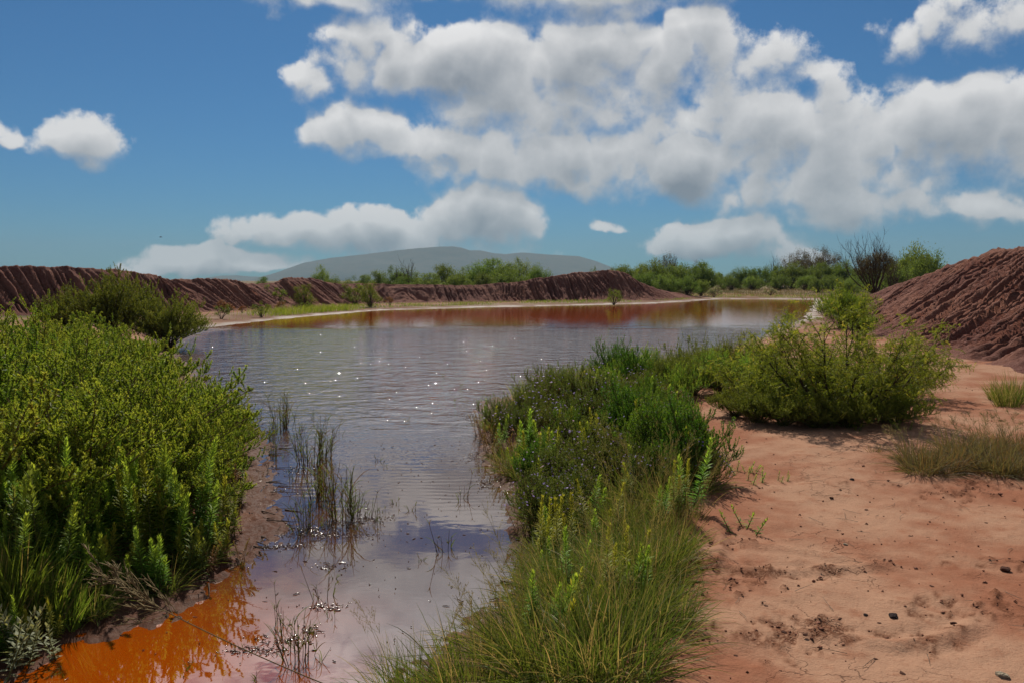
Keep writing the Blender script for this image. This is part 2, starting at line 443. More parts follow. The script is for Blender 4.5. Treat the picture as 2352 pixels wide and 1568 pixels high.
def water_material():
    m_, T, out = mat('silty_water')
    tc = T.new('ShaderNodeTexCoord'); P = tc.outputs['Object']
    sp_ = T.new('ShaderNodeSeparateXYZ'); T.put(sp_.inputs[0], P)
    st = T.vm('MULTIPLY', P, (0.75, 1.0, 1.0))
    n1 = T.noise(st, 2.4, 3, .55, .4); n2 = T.noise(st, 8.0, 3, .55, .3); n3 = T.noise(P, 0.35, 3, .5)
    wv = T.new('ShaderNodeTexWave', wave_type='BANDS', bands_direction='Y')
    T.put(wv.inputs['Vector'], P); wv.inputs['Scale'].default_value = 2.6; wv.inputs['Distortion'].default_value = 5.0
    wv.inputs['Detail'].default_value = 2; wv.inputs['Detail Scale'].default_value = .5
    # open water is ruffled by the wind, the sheltered inlet is nearly still
    gust = T.step(T.m('ADD', sp_.outputs[1], T.m('MULTIPLY', n3, 3.0)), 8.5, 15.5)
    gust = T.m('MULTIPLY', gust, T.step(T.m('ADD', sp_.outputs[1], T.m('MULTIPLY', n3, 8.0)), 29, 38, 1, .035))
    h = T.m('ADD', T.m('MULTIPLY', n1, 1.0), T.m('MULTIPLY', n2, .35))
    h = T.m('MULTIPLY', h, T.m('MULTIPLY_ADD', gust, 0.097, 0.0010))
    ring = T.m('MULTIPLY', T.step(sp_.outputs[1], 5.5, 8.0), T.step(sp_.outputs[1], 10, 15, 1, .2))
    h = T.m('ADD', h, T.m('MULTIPLY', T.m('MULTIPLY', wv.outputs[0], ring), .00035))
    mirror_tint = T.step(T.m('ADD', T.vm('LENGTH', T.vm('SUBTRACT', P, (-2.2, 3.4, 0))), T.m('MULTIPLY', n1, .8)), 0.9, 2.6, 1, 0)  # orange painted into the water where the left bush is reflected
    b = pbsdf(T, T.mix(T.m('MAXIMUM', mirror_tint, T.step(T.m('ADD', sp_.outputs[1], T.m('MULTIPLY', n3, 6.0)), 30, 44)), WATER_BASE, (0.25, 0.042, 0.001)), 0.016, 0.5)  # same orange painted along the far shore as the bank's reflection
    b.inputs['IOR'].default_value = WATER_IOR
    bp = T.new('ShaderNodeBump'); bp.inputs['Strength'].default_value = 1.0; bp.inputs['Distance'].default_value = 1.0
    T.put(bp.inputs['Height'], h)
    T.l.new(bp.outputs[0], b.inputs['Normal'])
    T.l.new(b.outputs[0], out.inputs[0])
    return m_
WATER_IOR = 2.6
M = {}
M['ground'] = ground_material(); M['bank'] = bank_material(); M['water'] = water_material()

def link(name, me, parent=None, loc=(0, 0, 0), kind=None):
    o = bpy.data.objects.new(name, me); COL.objects.link(o); o.location = loc
    if parent is not None: o.parent = parent
    if kind: o['kind'] = kind
    return o

# ------------------------------------------------------------------ ground
def build_ground():
    th = np.concatenate([np.linspace(-R(46), R(46), 620), np.linspace(R(46), 2 * math.pi - R(46), 74)[1:-1]])
    r = np.concatenate([np.geomspace(0.4, 2.4, 20)[:-1], np.geomspace(2.4, 95, 360)[:-1], np.geomspace(95, 7200, 60)])
    A, RR = np.meshgrid(th, r)
    x, y = np.sin(A) * RR, np.cos(A) * RR
    z, d, sm, far = ground_z(x, y, True)
    wet = (1 - sstep(d + fbm(x * 5, y * 5, 3, 78) * .35, 0.16, 0.80)) * (1 - far) + far * (1 - sstep(d + fbm(x * .9, y * .9, 3, 77) * 1.4, .15, .8))
    wet = np.where(d < 0, 1, wet)
    shore_far = far * (1 - sstep(d, 3, 8))
    grassy = sstep(d, 5, 11) * far
    nr, nt = A.shape
    v = np.stack([x, y, z], -1).reshape(-1, 3)
    idx = np.arange(nr * nt).reshape(nr, nt); nx = np.roll(idx, -1, axis=1)
    f = np.stack([idx[:-1], idx[1:], nx[1:], nx[:-1]], -1).reshape(-1, 4)
    c = np.stack([wet, sm, shore_far, grassy], -1).reshape(-1, 4)
    mb = MB(); mb.add(v, f, c)
    cz = float(ground_z(np.array([0.]), np.array([0.]))[0])
    ci = mb.n
    mb.add([[0, 0, cz]], np.zeros((0, 3), int), [0, 0, 0, 0])
    mb.f.append(np.stack([np.full(nt, ci), idx[0], nx[0]], -1))
    link('ground', mb.mesh('ground', M['ground'], True), kind='structure')
build_ground()
def build_water():
    c = POND.mean(0)
    g = np.array([[-30, 1.0], [45, 1.0], [60, 95], [-30, 70]])
    # one sheet, only a little wider than the pond; the ground hides its rim
    nrm = []
    n = len(POND)
    out = []
    for i in range(n):
        t = POND[(i + 1) % n] - POND[i - 1]; t = t / np.linalg.norm(t)
        q = POND[i] + np.array([-t[1], t[0]]) * 0.9
        if sdf(np.array([q[0]]), np.array([q[1]]))[0] < 0: q = POND[i] - np.array([-t[1], t[0]]) * 0.9
        out.append(q)
    out = np.array(out)
    import bmesh
    bm = bmesh.new()
    vs = [bm.verts.new((p[0], p[1], 0)) for p in out]
    fc = bm.faces.new(vs)
    if fc.normal.z < 0: fc.normal_flip()
    bmesh.ops.triangulate(bm, faces=bm.faces[:])
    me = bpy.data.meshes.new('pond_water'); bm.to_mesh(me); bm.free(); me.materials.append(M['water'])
    for p in me.polygons:
        if p.normal.z < 0: p.flip()
    link('pond_water', me, kind='structure')
build_water()

# ------------------------------------------------------------------ earth banks round the pond
def catmull(pts, n):
    pts = np.asarray(pts, float); k = len(pts)
    seg = np.linalg.norm(np.diff(pts[:, :2], axis=0), axis=1); s = np.concatenate([[0], np.cumsum(seg)])
    u = np.linspace(0, s[-1], n)
    m_ = np.gradient(pts, s, axis=0)
    i = np.clip(np.searchsorted(s, u, 'right') - 1, 0, k - 2)
    h = (s[i + 1] - s[i])[:, None]; t = ((u - s[i])[:, None]) / h
    a = (1 + 2 * t) * (1 - t) ** 2; b = t * (1 - t) ** 2; c = t * t * (3 - 2 * t); e = t * t * (t - 1)
    return a * pts[i] + b * h * m_[i] + c * pts[i + 1] + e * h * m_[i + 1], u
def build_bank(name, rows, n, m, side, spacing, amp, seed, skew=0.0):
    # rows: base x, base y, crest height, front run, back run
    C, s = catmull(rows, n)
    tang = norm(np.gradient(C[:, :2], axis=0))
    nrm = np.stack([-tang[:, 1], tang[:, 0]], 1) * side
    u = np.concatenate([np.linspace(-0.12, 1.0, int(m * .74))[:-1], np.linspace(1.0, 2.0, m - int(m * .74) + 1)])
    S, U = np.meshgrid(s, u, indexing='ij')
    H, F, B = C[:, 2:3], C[:, 3:4], C[:, 4:5]
    lat = np.where(U <= 1, U * F, F + (U - 1) * B)
    t = np.clip(U, 0, 1)
    up = t ** 1.3 * (1 - 0.10 * sstep(t, .75, 1.0)) / 0.90
    up = up - 0.0 * t
    dn = 1 - sstep(U - 1, -.12, 1.05) / sstep(np.array(1.0), -.12, 1.05) * 1.0
    dn = dn / (1 - sstep(np.array(0.0), -.12, 1.05) / sstep(np.array(1.0), -.12, 1.05))
    prof = np.where(U <= 1, np.minimum(up, 1.0), dn)
    z = H * prof
    down = np.clip(1 - U, 0, 1.1) * F                       # run below the crest in metres
    ss = S + (np.interp(S, [0, S.max() * .35, S.max() * .6, S.max()], [skew * 1.0, skew * .8, 0.0, 0.15]) if skew < 0 else skew) * down + (fbm(S * .35, down * .5, 3, seed) * .9 + fbm(S * .11, S * 0 + 1.7, 2, seed + 21) * 9)
    rill = 0
    face = sstep(U, 0.0, .28) * (1 - sstep(U, .93, 1.06))
    for f_, a_, e_ in ((1.0, 1.0, .05), (2.1, .7, .10), (4.6, .38, .25)):
        q = vnoise(ss / spacing * f_, down * e_ / spacing + 7.7 * f_, seed + int(f_ * 10))
        q2 = vnoise(ss / spacing * f_ + 31.3, down * e_ / spacing, seed + 50 + int(f_ * 10))
        v = 1 - np.abs(q - q2) * 4.5
        rill = rill - a_ * np.clip(v, 0, 1) ** 1.15
    rough = fbm(S * .5, lat * .6, 3, seed + 15) * 1.7 + fbm(S * 2.2, lat * 2.2, 4, seed + 5) * 1.0 + fbm(S * 7, lat * 7, 3, seed + 6) * .7
    hfac = np.clip(H / 1.6, .15, 1.2)
    rill = rill * (.25 + 1.3 * vnoise(S * .33 + down * .2, down * .35 + 3.3, seed + 91))
    disp = (rill * amp * (0.35 + 0.65 * sstep(down, 0, .8)) * face + rough * amp * .42 * sstep(U, -.05, .1)) * hfac
    wobH = fbm(S * .8, S * 0 + seed, 3, seed + 8)[:, :1] * 0.16 * np.clip(H, 0, 1)
    gzv = ground_z(C[:, 0] + nrm[:, 0] * F[:, 0] * .2, C[:, 1] + nrm[:, 1] * F[:, 0] * .2)[:, None]
    x = C[:, 0:1] + nrm[:, 0:1] * (lat - disp * .35); y = C[:, 1:2] + nrm[:, 1:2] * (lat - disp * .35)
    gl = ground_z(x, y)
    edge = np.minimum(sstep(U, -.12, .02), 1 - sstep(U, 1.9, 2.0))
    z = gl * (1 - sstep(prof, 0.02, .5)) + gzv * sstep(prof, 0.02, .5) + z + wobH * prof + disp * .8 - 0.10 * (1 - edge)
    v = np.stack([x, y, z], -1).reshape(-1, 3)
    nu = len(u); idx = np.arange(n * nu).reshape(n, nu)
    f = np.stack([idx[:-1, :-1], idx[1:, :-1], idx[1:, 1:], idx[:-1, 1:]], -1).reshape(-1, 4)
    if side > 0: f = f[:, ::-1]
    mb = MB(); mb.add(v, f)
    return link(name, mb.mesh(name, M['bank'], True), kind='structure')
def bank_rows(lst, zb, off):                                # base pick, crest pick row -> geometry
    rows = []
    for bx, by, cy, F, B in lst:
        b = at(bx, by, zb); L = math.hypot(b[0], b[1])
        crest = ZC + (HZ - cy) / FO * (b[1] + F * off)
        rows.append((b[0], b[1], max(crest - zb, .1), F, B))
    return rows
left_rows = [(-46, 22, 2.6, 3.4, 3.4), (-33, 31, 2.6, 3.4, 3.4)] + bank_rows(
    [(20, 727, 612, 3.3, 3.5), (200, 724, 616, 3.2, 3.5), (340, 722, 627, 3.2, 3.5), (430, 720, 635, 3.0, 3.3), (500, 717, 642, 2.8, 3.2),
     (580, 714, 642, 2.8, 3.0), (630, 712, 646, 2.6, 3.0), (670, 708, 651, 2.4, 2.8), (720, 706, 642, 2.6, 3), (765, 703, 639, 2.6, 3.0), (830, 700, 651, 2.5, 3),
     (900, 697, 651, 2.4, 3.), (1000, 696, 654, 2.4, 3.), (1100, 695, 655, 2.4, 3.), (1200, 694, 648, 2.6, 3.), (1290, 693, 637, 2.9, 3.2),
     (1380, 692, 626, 3.3, 3.6), (1450, 691, 621, 3.4, 4), (1510, 690, 636, 3.2, 4), (1570, 687, 662, 2.8, 3.5), (1620, 684, 676, 2.2, 3)], .1, 1.0)
build_bank('earth_bank', left_rows, 1700, 64, 1.0, .46, .31, 100, skew=-.9)
right_rows = [(12.0, -2, 2.4, 4.4, 5), (10.2, 4, 2.6, 4.6, 5), (9.2, 8, 2.7, 4.6, 5), (8.7, 12.5, 2.75, 4.6, 5), (9.3, 17, 2.75, 4.6, 5), (10.4, 22, 2.78, 4.5, 5), (11.5, 27, 2.6, 4.4, 5),
              (12.9, 32, 2.35, 4.2, 5), (14.8, 38, 1.95, 4.0, 4.6), (17.2, 44, 1.5, 3.4, 4), (20., 50, .8, 3, 3.5), (22.5, 54, .15, 2, 2.5)]
build_bank('earth_bank', right_rows, 1100, 130, -1.0, .40, .33, 200, skew=.3)

# ------------------------------------------------------------------ far mountain
def build_mountain(name, sky_px, D, depth, seed, mat_):
    pts = np.array(sky_px, float)
    xs = np.linspace(pts[0, 0], pts[-1, 0], 260)
    ys = np.interp(xs, pts[:, 0], pts[:, 1])
    X = (xs - CX) / FO * D
    Hh = np.maximum((HZ - ys) / FO * D + ZC, 0) + 12
    k = 40
    w = np.linspace(-1, 1, k)
    XX, WW = np.meshgrid(X, w, indexing='ij')
    prof = (1 - np.abs(WW)) ** 0.8
    HH = Hh[:, None] * prof
    rid = fbm(XX / 260, WW * 2.2, 5, seed)
    HH = HH * (1 + rid * 0.5 * (1 - prof)) + fbm(XX / 40, WW * 9, 3, seed + 3) * 3 * prof
    Y = D + WW * depth + fbm(XX / 700, WW, 3, seed + 4) * depth * .5 * (1 - prof)
    v = np.stack([XX, Y, HH - 14], -1).reshape(-1, 3)
    idx = np.arange(len(xs) * k).reshape(len(xs), k)
    f = np.stack([idx[:-1, :-1], idx[1:, :-1], idx[1:, 1:], idx[:-1, 1:]], -1).reshape(-1, 4)
    mb = MB(); mb.add(v, f)
    link(name, mb.mesh(name, mat_, True), kind='structure')
def mountain_material():
    m_, T, out = mat('mountain_scrub')
    tc = T.new('ShaderNodeTexCoord'); P = tc.outputs['Object']
    c = T.mix(T.step(T.noise(P, .012, 6, .6), .4, .6), (0.055, 0.06, 0.045), (0.075, 0.07, 0.05))
    b = pbsdf(T, c, .95, .1); T.l.new(b.outputs[0], out.inputs[0]); return m_
M['mountain'] = mountain_material()
build_mountain('mountain', [(560, 646), (600, 640), (640, 625), (700, 603), (760, 592), (850, 582), (930, 572), (1000, 566), (1040, 565), (1062, 568), (1080, 574),
                            (1105, 574), (1130, 580), (1160, 583), (1200, 579), (1260, 584), (1330, 588), (1370, 600), (1400, 612), (1420, 625), (1450, 640), (1480, 646)], 6000, 700, 300, M['mountain'])
build_mountain('mountain', [(440, 646), (480, 637), (510, 633), (545, 632), (580, 635), (620, 636), (660, 638), (720, 646)], 6500, 450, 340, M['mountain'])

def build_haze():
    b = (-7400, 7400, -7400, 7400, -2.0, 345.0)
    v = [(x, y, z) for x in b[:2] for y in b[2:4] for z in b[4:]]
    f = [(0, 1, 3, 2), (4, 6, 7, 5), (0, 4, 5, 1), (2, 3, 7, 6), (0, 2, 6, 4), (1, 5, 7, 3)]
    m_, T, out = mat('haze_air')
    vol = T.new('ShaderNodeVolumePrincipled')
    vol.inputs['Color'].default_value = (0.27, 0.405, 0.515, 1); vol.inputs['Density'].default_value = HAZE
    vol.inputs['Anisotropy'].default_value = 0.15
    T.l.new(vol.outputs[0], out.inputs['Volume'])
    mb = MB(); mb.add(v, np.array(f))
    link('haze', mb.mesh('haze', m_), kind='stuff')
HAZE = 1.2e-4
build_haze()
#VEGETATION
# ------------------------------------------------------------------ plant builders: each returns (part, mesh, kind) lists
M['plume'] = leafmat('feathery_yellow_green', (0.090, 0.145, 0.017), (0.210, 0.275, 0.032), (0.390, 0.410, 0.075), trans=0.42)
M['plume_mid'] = leafmat('feathery_green', (0.076, 0.139, 0.017), (0.168, 0.244, 0.029), (0.336, 0.370, 0.059), trans=0.42)
M['plume_dark'] = leafmat('feathery_olive', (0.076, 0.105, 0.017), (0.143, 0.176, 0.029), (0.227, 0.244, 0.046), trans=0.38)
M['kochia'] = leafmat('bright_green', (0.045, 0.120, 0.012), (0.090, 0.190, 0.020), (0.190, 0.280, 0.034), trans=0.42)
M['weed'] = leafmat('weed_green', (0.084, 0.199, 0.029), (0.178, 0.314, 0.046), (0.420, 0.470, 0.074), trans=.45)
M['weed_yellow'] = leafmat('weed_yellow_green', (0.125, 0.171, 0.022), (0.234, 0.257, 0.034), (0.378, 0.359, 0.055), trans=.45)
M['weed_red'] = leafmat('weed_reddish', (0.139, 0.049, 0.028), (0.207, 0.097, 0.034), (0.194, 0.166, 0.041), trans=.35)
M['aster'] = leafmat('aster_grey_green', (0.060, 0.100, 0.020), (0.120, 0.165, 0.034), (0.210, 0.230, 0.060), trans=0.40)
M['petal'] = leafmat('lilac_petal', (0.218, 0.143, 0.403), (0.336, 0.252, 0.521), (0.420, 0.353, 0.588), trans=.4)
M['grass'] = leafmat('grass_green', (0.046, 0.080, 0.013), (0.105, 0.147, 0.025), (0.202, 0.202, 0.059), (0.354, 0.260, 0.129), trans=0.36)
M['grass_lush'] = leafmat('grass_lush', (0.070, 0.125, 0.015), (0.140, 0.200, 0.026), (0.220, 0.250, 0.050), (0.277, 0.222, 0.083), trans=0.42)
M['grass_gold'] = leafmat('grass_gold', (0.100, 0.080, 0.028), (0.170, 0.140, 0.055), (0.240, 0.200, 0.100), (0.354, 0.236, 0.118), trans=0.35)
M['grass_dry'] = leafmat('grass_dry', (0.076, 0.066, 0.029), (0.160, 0.134, 0.071), (0.235, 0.202, 0.118), (0.200, 0.112, 0.050), trans=0.30)
M['reed'] = leafmat('reed_green', (0.040, 0.075, 0.012), (0.090, 0.130, 0.020), (0.140, 0.160, 0.030), (0.092, 0.036, 0.020), trans=0.38)
M['mesquite'] = leafmat('mesquite_leaf', (0.075, 0.125, 0.016), (0.165, 0.215, 0.028), (0.330, 0.350, 0.055), (0.420, 0.382, 0.060), trans=0.42)
M['far_green'] = leafmat('far_mesquite_leaf', (0.065, 0.108, 0.025), (0.126, 0.176, 0.040), (0.184, 0.227, 0.059), trans=.4, var=.45)
M['dark_crown'] = leafmat('brown_crown', (0.070, 0.055, 0.031), (0.109, 0.093, 0.046), (0.139, 0.124, 0.070), trans=.25)
M['sage'] = leafmat('sage_leaf', (0.150, 0.166, 0.092), (0.249, 0.266, 0.150), (0.333, 0.333, 0.200), trans=.3)
M['bark'] = barkmat('dark_bark', (0.035, 0.022, 0.014), (0.075, 0.05, 0.032))
M['twig'] = barkmat('grey_twig', (0.09, 0.07, 0.05), (0.17, 0.14, 0.105))
M['stem'] = barkmat('reddish_stem', (0.09, 0.045, 0.02), (0.13, 0.085, 0.03))
M['green_stem'] = barkmat('green_stem', (0.07, 0.08, 0.02), (0.12, 0.11, 0.03))
M['straw'] = barkmat('straw', (0.12, 0.085, 0.035), (0.19, 0.14, 0.065))
UP = np.array([0, 0, 1.0])

def dome_targets(n, R_, H, rng, low=0.12):
    u = np.sqrt(rng.uniform(0, 1, n)); a = rng.uniform(0, 2 * math.pi, n)
    lump = 0.62 + 0.66 * vnoise(a * 1.9 + 3.3, u * 2.6, int(rng.integers(999)))
    r_ = R_ * u * lump
    lump = lump * rng.uniform(.8, 1.12, n)
    zt = H * (low + (1 - low) * np.sqrt(np.clip(1 - (u * .96) ** 2.2, 0, 1))) * rng.uniform(.72, 1.06, n) * lump
    return np.stack([np.cos(a) * r_, np.sin(a) * r_, zt], 1)
def along(paths, i, t):                                   # points and tangents on sampled curves
    k = paths.shape[1]; s = t * (k - 1); j = np.minimum(s.astype(int), k - 2); f = (s - j)[:, None]
    a, b = paths[i, j], paths[i, j + 1]
    return a * (1 - f) + b * f, norm(b - a)

def feathery(seed, R_, H, nst=60, nsh=13, nl=60, ll=.030, lw=.0125, shoot=(.06, .20), mat_leaf='plume', stem='stem', low=.12, up=.7, fluff=.85):
    rng = np.random.default_rng(seed)
    tg = dome_targets(nst, R_, H, rng, low)
    b0 = np.concatenate([rng.normal(0, .07 * R_, (nst, 2)), np.full((nst, 1), -.03)], 1)
    mid = b0 * .5 + tg * .5 + UP * (.10 * H) + np.concatenate([-(tg[:, :2]) * .10, np.zeros((nst, 1))], 1)
    st = bezier(b0, mid, tg, 8)
    ms = MB(); tubes(ms, st, np.linspace(.008, .0022, 8)[None] * (H / 1.2) ** .5, 4, rng)
    ns = nst * nsh
    i = np.repeat(np.arange(nst), nsh); t = rng.uniform(.22, 1.0, ns) ** .75
    p, tn = along(st, i, t)
    rd = sphere(ns, rng); rd[:, 2] = rd[:, 2] * .6 + .2
    d = norm(tn * .45 + rd * 1.0 + UP * up * .35)
    L = rng.uniform(*shoot, ns)
    sh = bezier(p, p + d * L[:, None] * .5, p + norm(d + UP * up) * L[:, None], 5)
    tubes(ms, sh, np.linspace(.0022, .0009, 5)[None], 3, rng)
    nt = nst // 3; q = rng.integers(0, nst, nt); p, tn = along(st, q, rng.uniform(.5, 1, nt)); d = norm(tn + sphere(nt, rng) * .5 + UP * .4)
    L = rng.uniform(.12, .34, nt) * H; tw = bezier(p, p + d * L[:, None] * .5, p + norm(d + sphere(nt, rng) * .3) * L[:, None], 5); tubes(ms, tw, np.linspace(.003, .001, 5)[None], 3, rng)
    n = ns * nl
    j = np.repeat(np.arange(ns), nl); t = rng.uniform(0.0, 1.0, n) ** .6
    p, tn = along(sh, j, t)
    d = norm(tn * rng.uniform(.3, 1.2, (n, 1)) + sphere(n, rng) * fluff)
    shade = np.repeat(rng.uniform(0, 1, ns), nl) * .6 + rng.uniform(0, .4, n)
    tip = np.clip(t * 1.3 - .5, 0, 1) * np.repeat(rng.uniform(0, 1, ns), nl)
    c = colr(n, rng, tip, (rng.uniform(0, 1, n) < .025) * .8); c[:, 0] = shade
    ml = MB(); leaves(ml, p, d, rng.uniform(.6, 1.2, n) * ll * (1.15 - .5 * t), lw, rng, c, tri=True)
    return [('stem', ms.mesh('stem', M[stem]), 'stuff'), ('foliage', ml.mesh('foliage', M[mat_leaf]), 'stuff')]

def pinnate(seed, R_, H, nl=9, nb=11, npin=9, nlf=10, pin=(.06, .12), ls=.020, lw=.0055, mat_leaf='mesquite', rad=.022):
    rng = np.random.default_rng(seed)
    a = np.arange(nl) * 2 * math.pi / nl + rng.uniform(-.3, .3, nl)
    u = rng.uniform(.45, .98, nl); u[:2] = .2
    tg = np.stack([np.cos(a) * R_ * u, np.sin(a) * R_ * u, H * np.sqrt(np.clip(1.05 - u ** 2 * .93, .08, 1)) * rng.uniform(.75, 1.08, nl)], 1)
    b0 = np.concatenate([rng.normal(0, .05 * R_, (nl, 2)), np.full((nl, 1), -.05)], 1)
    mid = tg * np.array([.62, .62, .36]) + rng.normal(0, .05, (nl, 3))
    k = 12
    lim = bezier(b0, mid, tg, k); zig = rng.normal(0, .016 * R_, lim.shape); zig[:, 0] = 0; lim = lim + np.cumsum(zig, 1) * .5
    mb = MB(); tubes(mb, lim, np.linspace(rad, rad * .2, k)[None], 5, rng)
    n2 = nl * nb; i = np.repeat(np.arange(nl), nb); t = np.tile(np.linspace(.2, .99, nb), nl) + rng.uniform(-.03, .03, n2); t = np.clip(t, 0, 1)
    p, tn = along(lim, i, t)
    out = np.concatenate([p[:, :2], np.zeros((n2, 1))], 1)
    d = norm(tn * .6 + sphere(n2, rng) * .75 + norm(out) * .3 + UP * .22)
    L = rng.uniform(.22, .5, n2) * R_ * (1.15 - .5 * t)
    br = bezier(p, p + d * L[:, None] * .5 + sphere(n2, rng) * .04 * R_, p + norm(d + UP * .15) * L[:, None], 7)
    br[:, :, 2] = np.maximum(br[:, :, 2], .04 * H)
    tubes(mb, br, np.linspace(rad * .24, rad * .07, 7)[None], 4, rng)
    n3 = n2 * 3; i3 = np.repeat(np.arange(n2), 3); t3 = rng.uniform(.25, .95, n3)
    p, tn = along(br, i3, t3); d = norm(tn * .6 + sphere(n3, rng) * .9 + UP * .15); L = rng.uniform(.10, .26, n3) * R_
    tw = bezier(p, p + d * L[:, None] * .5, p + norm(d - UP * .12) * L[:, None], 5); tw[:, :, 2] = np.maximum(tw[:, :, 2], .03 * H)
    tubes(mb, tw, np.linspace(rad * .10, rad * .04, 5)[None], 3, rng)
    # feather leaves on the twigs and branch ends
    def feather(host, nper, lo):
        nh = len(host); n = nh * nper; j = np.repeat(np.arange(nh), nper); t = rng.uniform(lo, 1, n)
        p, tn = along(host, j, t)
        d = norm(tn * .5 + sphere(n, rng)); Lp = rng.uniform(*pin, n)
        end = p + d * Lp[:, None] - UP * (Lp[:, None] * .25)
        rc = bezier(p, p + d * Lp[:, None] * .55, end, 6)
        m_ = n * nlf * 2; q = np.repeat(np.arange(n), nlf * 2); tt = np.tile(np.repeat(np.linspace(.12, 1, nlf), 2), n)
        pp, tq = along(rc, q, tt)
        sd = norm(np.cross(d, sphere(n, rng)))[q] * np.tile([1., -1.], n * nlf)[:, None]
        dd = norm(sd + tq * .45 - UP * .12)
        old = np.repeat((rng.uniform(0, 1, n) < .05) * rng.uniform(.4, 1, n), nlf * 2)
        c = colr(m_, rng, np.repeat(np.clip(t - .3, 0, 1) * rng.uniform(0, 1, n), nlf * 2), old); c[:, 0] = c[:, 0] * .3 + np.repeat(rng.uniform(0, .7, n), nlf * 2)
        return pp, dd, c
    ml = MB()
    for host, nper, lo in ((br, max(npin // 2, 2), .3), (tw, npin, .05)):
        p, d, c = feather(host, nper, lo); leaves(ml, p, d, ls * rng.uniform(.7, 1.15, len(p)), lw, rng, c, tri=True)
    return [('branches', mb.mesh('branches', M['bark']), 'stuff'), ('foliage', ml.mesh('foliage', M[mat_leaf]), 'stuff')]

def far_tree(seed, R_, H, n_clump=70, per=110, ls=.13, lw=.045, mat_leaf='far_green', trunk=True, sparse=1.0, low=.08):
    rng = np.random.default_rng(seed)
    nl = 8
    tg = dome_targets(n_clump, R_, H, rng, low)
    b0 = np.concatenate([rng.normal(0, .05 * R_, (n_clump, 2)), np.full((n_clump, 1), -.05)], 1)
    mid = tg * np.array([.45, .45, .5]) + rng.normal(0, .05 * R_, (n_clump, 3))
    st = bezier(b0, mid, tg, 7)
    mb = MB(); tubes(mb, st, np.linspace(.035 * H / 3, .008, 7)[None], 4, rng)
    n = n_clump * per; i = np.repeat(np.arange(n_clump), per)
    size = rng.uniform(.10, .22, n_clump) * (R_ + H) * .5
    off = rng.normal(0, .55, (n, 3)) * size[i][:, None] * np.array([1, 1, .8])
    p = tg[i] + off; p[:, 2] = np.maximum(p[:, 2], .05)
    d = norm(sphere(n, rng) - UP * .3)
    tip = np.clip(off[:, 2] / size[i] * .5, 0, 1) * rng.uniform(0, 1, n)
    c = colr(n, rng, tip); c[:, 0] = c[:, 0] * .4 + rng.uniform(0, .6, n_clump)[i]
    ml = MB(); leaves(ml, p, d, ls * rng.uniform(.5, 1.2, n), lw, rng, c)
    return [('trunk', mb.mesh('trunk', M['bark']), None), ('crown', ml.mesh('crown', M[mat_leaf]), 'stuff')]

def weed(seed, H, stems=1, spread=.05, mat_leaf='weed', ll=.078, lw=.013, dens=330, stemmat='green_stem', lean=.12):
    rng = np.random.default_rng(seed)
    ml = MB(); sp_ = []
    for q in range(stems):
        ms = MB()
        h = H * (1 if q == 0 else rng.uniform(.55, .95))
        b = np.array([[rng.normal(0, spread), rng.normal(0, spread), -.03]])
        top = b + np.array([[rng.normal(0, lean * h), rng.normal(0, lean * h), h]])
        st = bezier(b, b * .5 + top * .5 + rng.normal(0, .03 * h, (1, 3)), top, 9)
        tubes(ms, st, np.linspace(.0045, .0016, 9)[None], 5, rng)
        sp_.append(('stem', ms.mesh('stem', M[stemmat]), None))
        n = int(h * dens) + 14
        t = np.linspace(.10, 1.0, n); p, tn = along(st, np.zeros(n, int), t)
        a = np.arange(n) * 2.39996 + rng.uniform(0, .4, n)
        el = np.radians(10 + 62 * t ** 2 + rng.normal(0, 10, n))
        d = np.stack([np.cos(a) * np.cos(el), np.sin(a) * np.cos(el), np.sin(el)], 1)
        L = ll * (1.1 - .55 * t ** 2) * rng.uniform(.7, 1.15, n) * (.55 + .45 * sstep(t, 0, .3))
        dead = (t < .22) * (rng.uniform(0, 1, n) < .5) * .8
        c = colr(n, rng, np.clip(t - .35, 0, 1) ** 1.2 * rng.uniform(.6, 1.3, n), dead)
        # two-piece blade with a droop
        S = norm(np.cross(d, UP) + rng.normal(0, .15, (n, 3)))
        m1 = p + d * L[:, None] * .5; tipv = p + d * L[:, None] - UP * (L[:, None] * .22 * (1 - t[:, None]))
        w = lw * rng.uniform(.8, 1.2, n)[:, None]
        v = np.stack([p, m1 + S * w * .5, tipv, m1 - S * w * .5], 1)
        ml.add(v, np.arange(n * 4).reshape(n, 4), np.repeat(c, 4, axis=0))
    return sp_ + [('foliage', ml.mesh('foliage', M[mat_leaf]), 'stuff')]

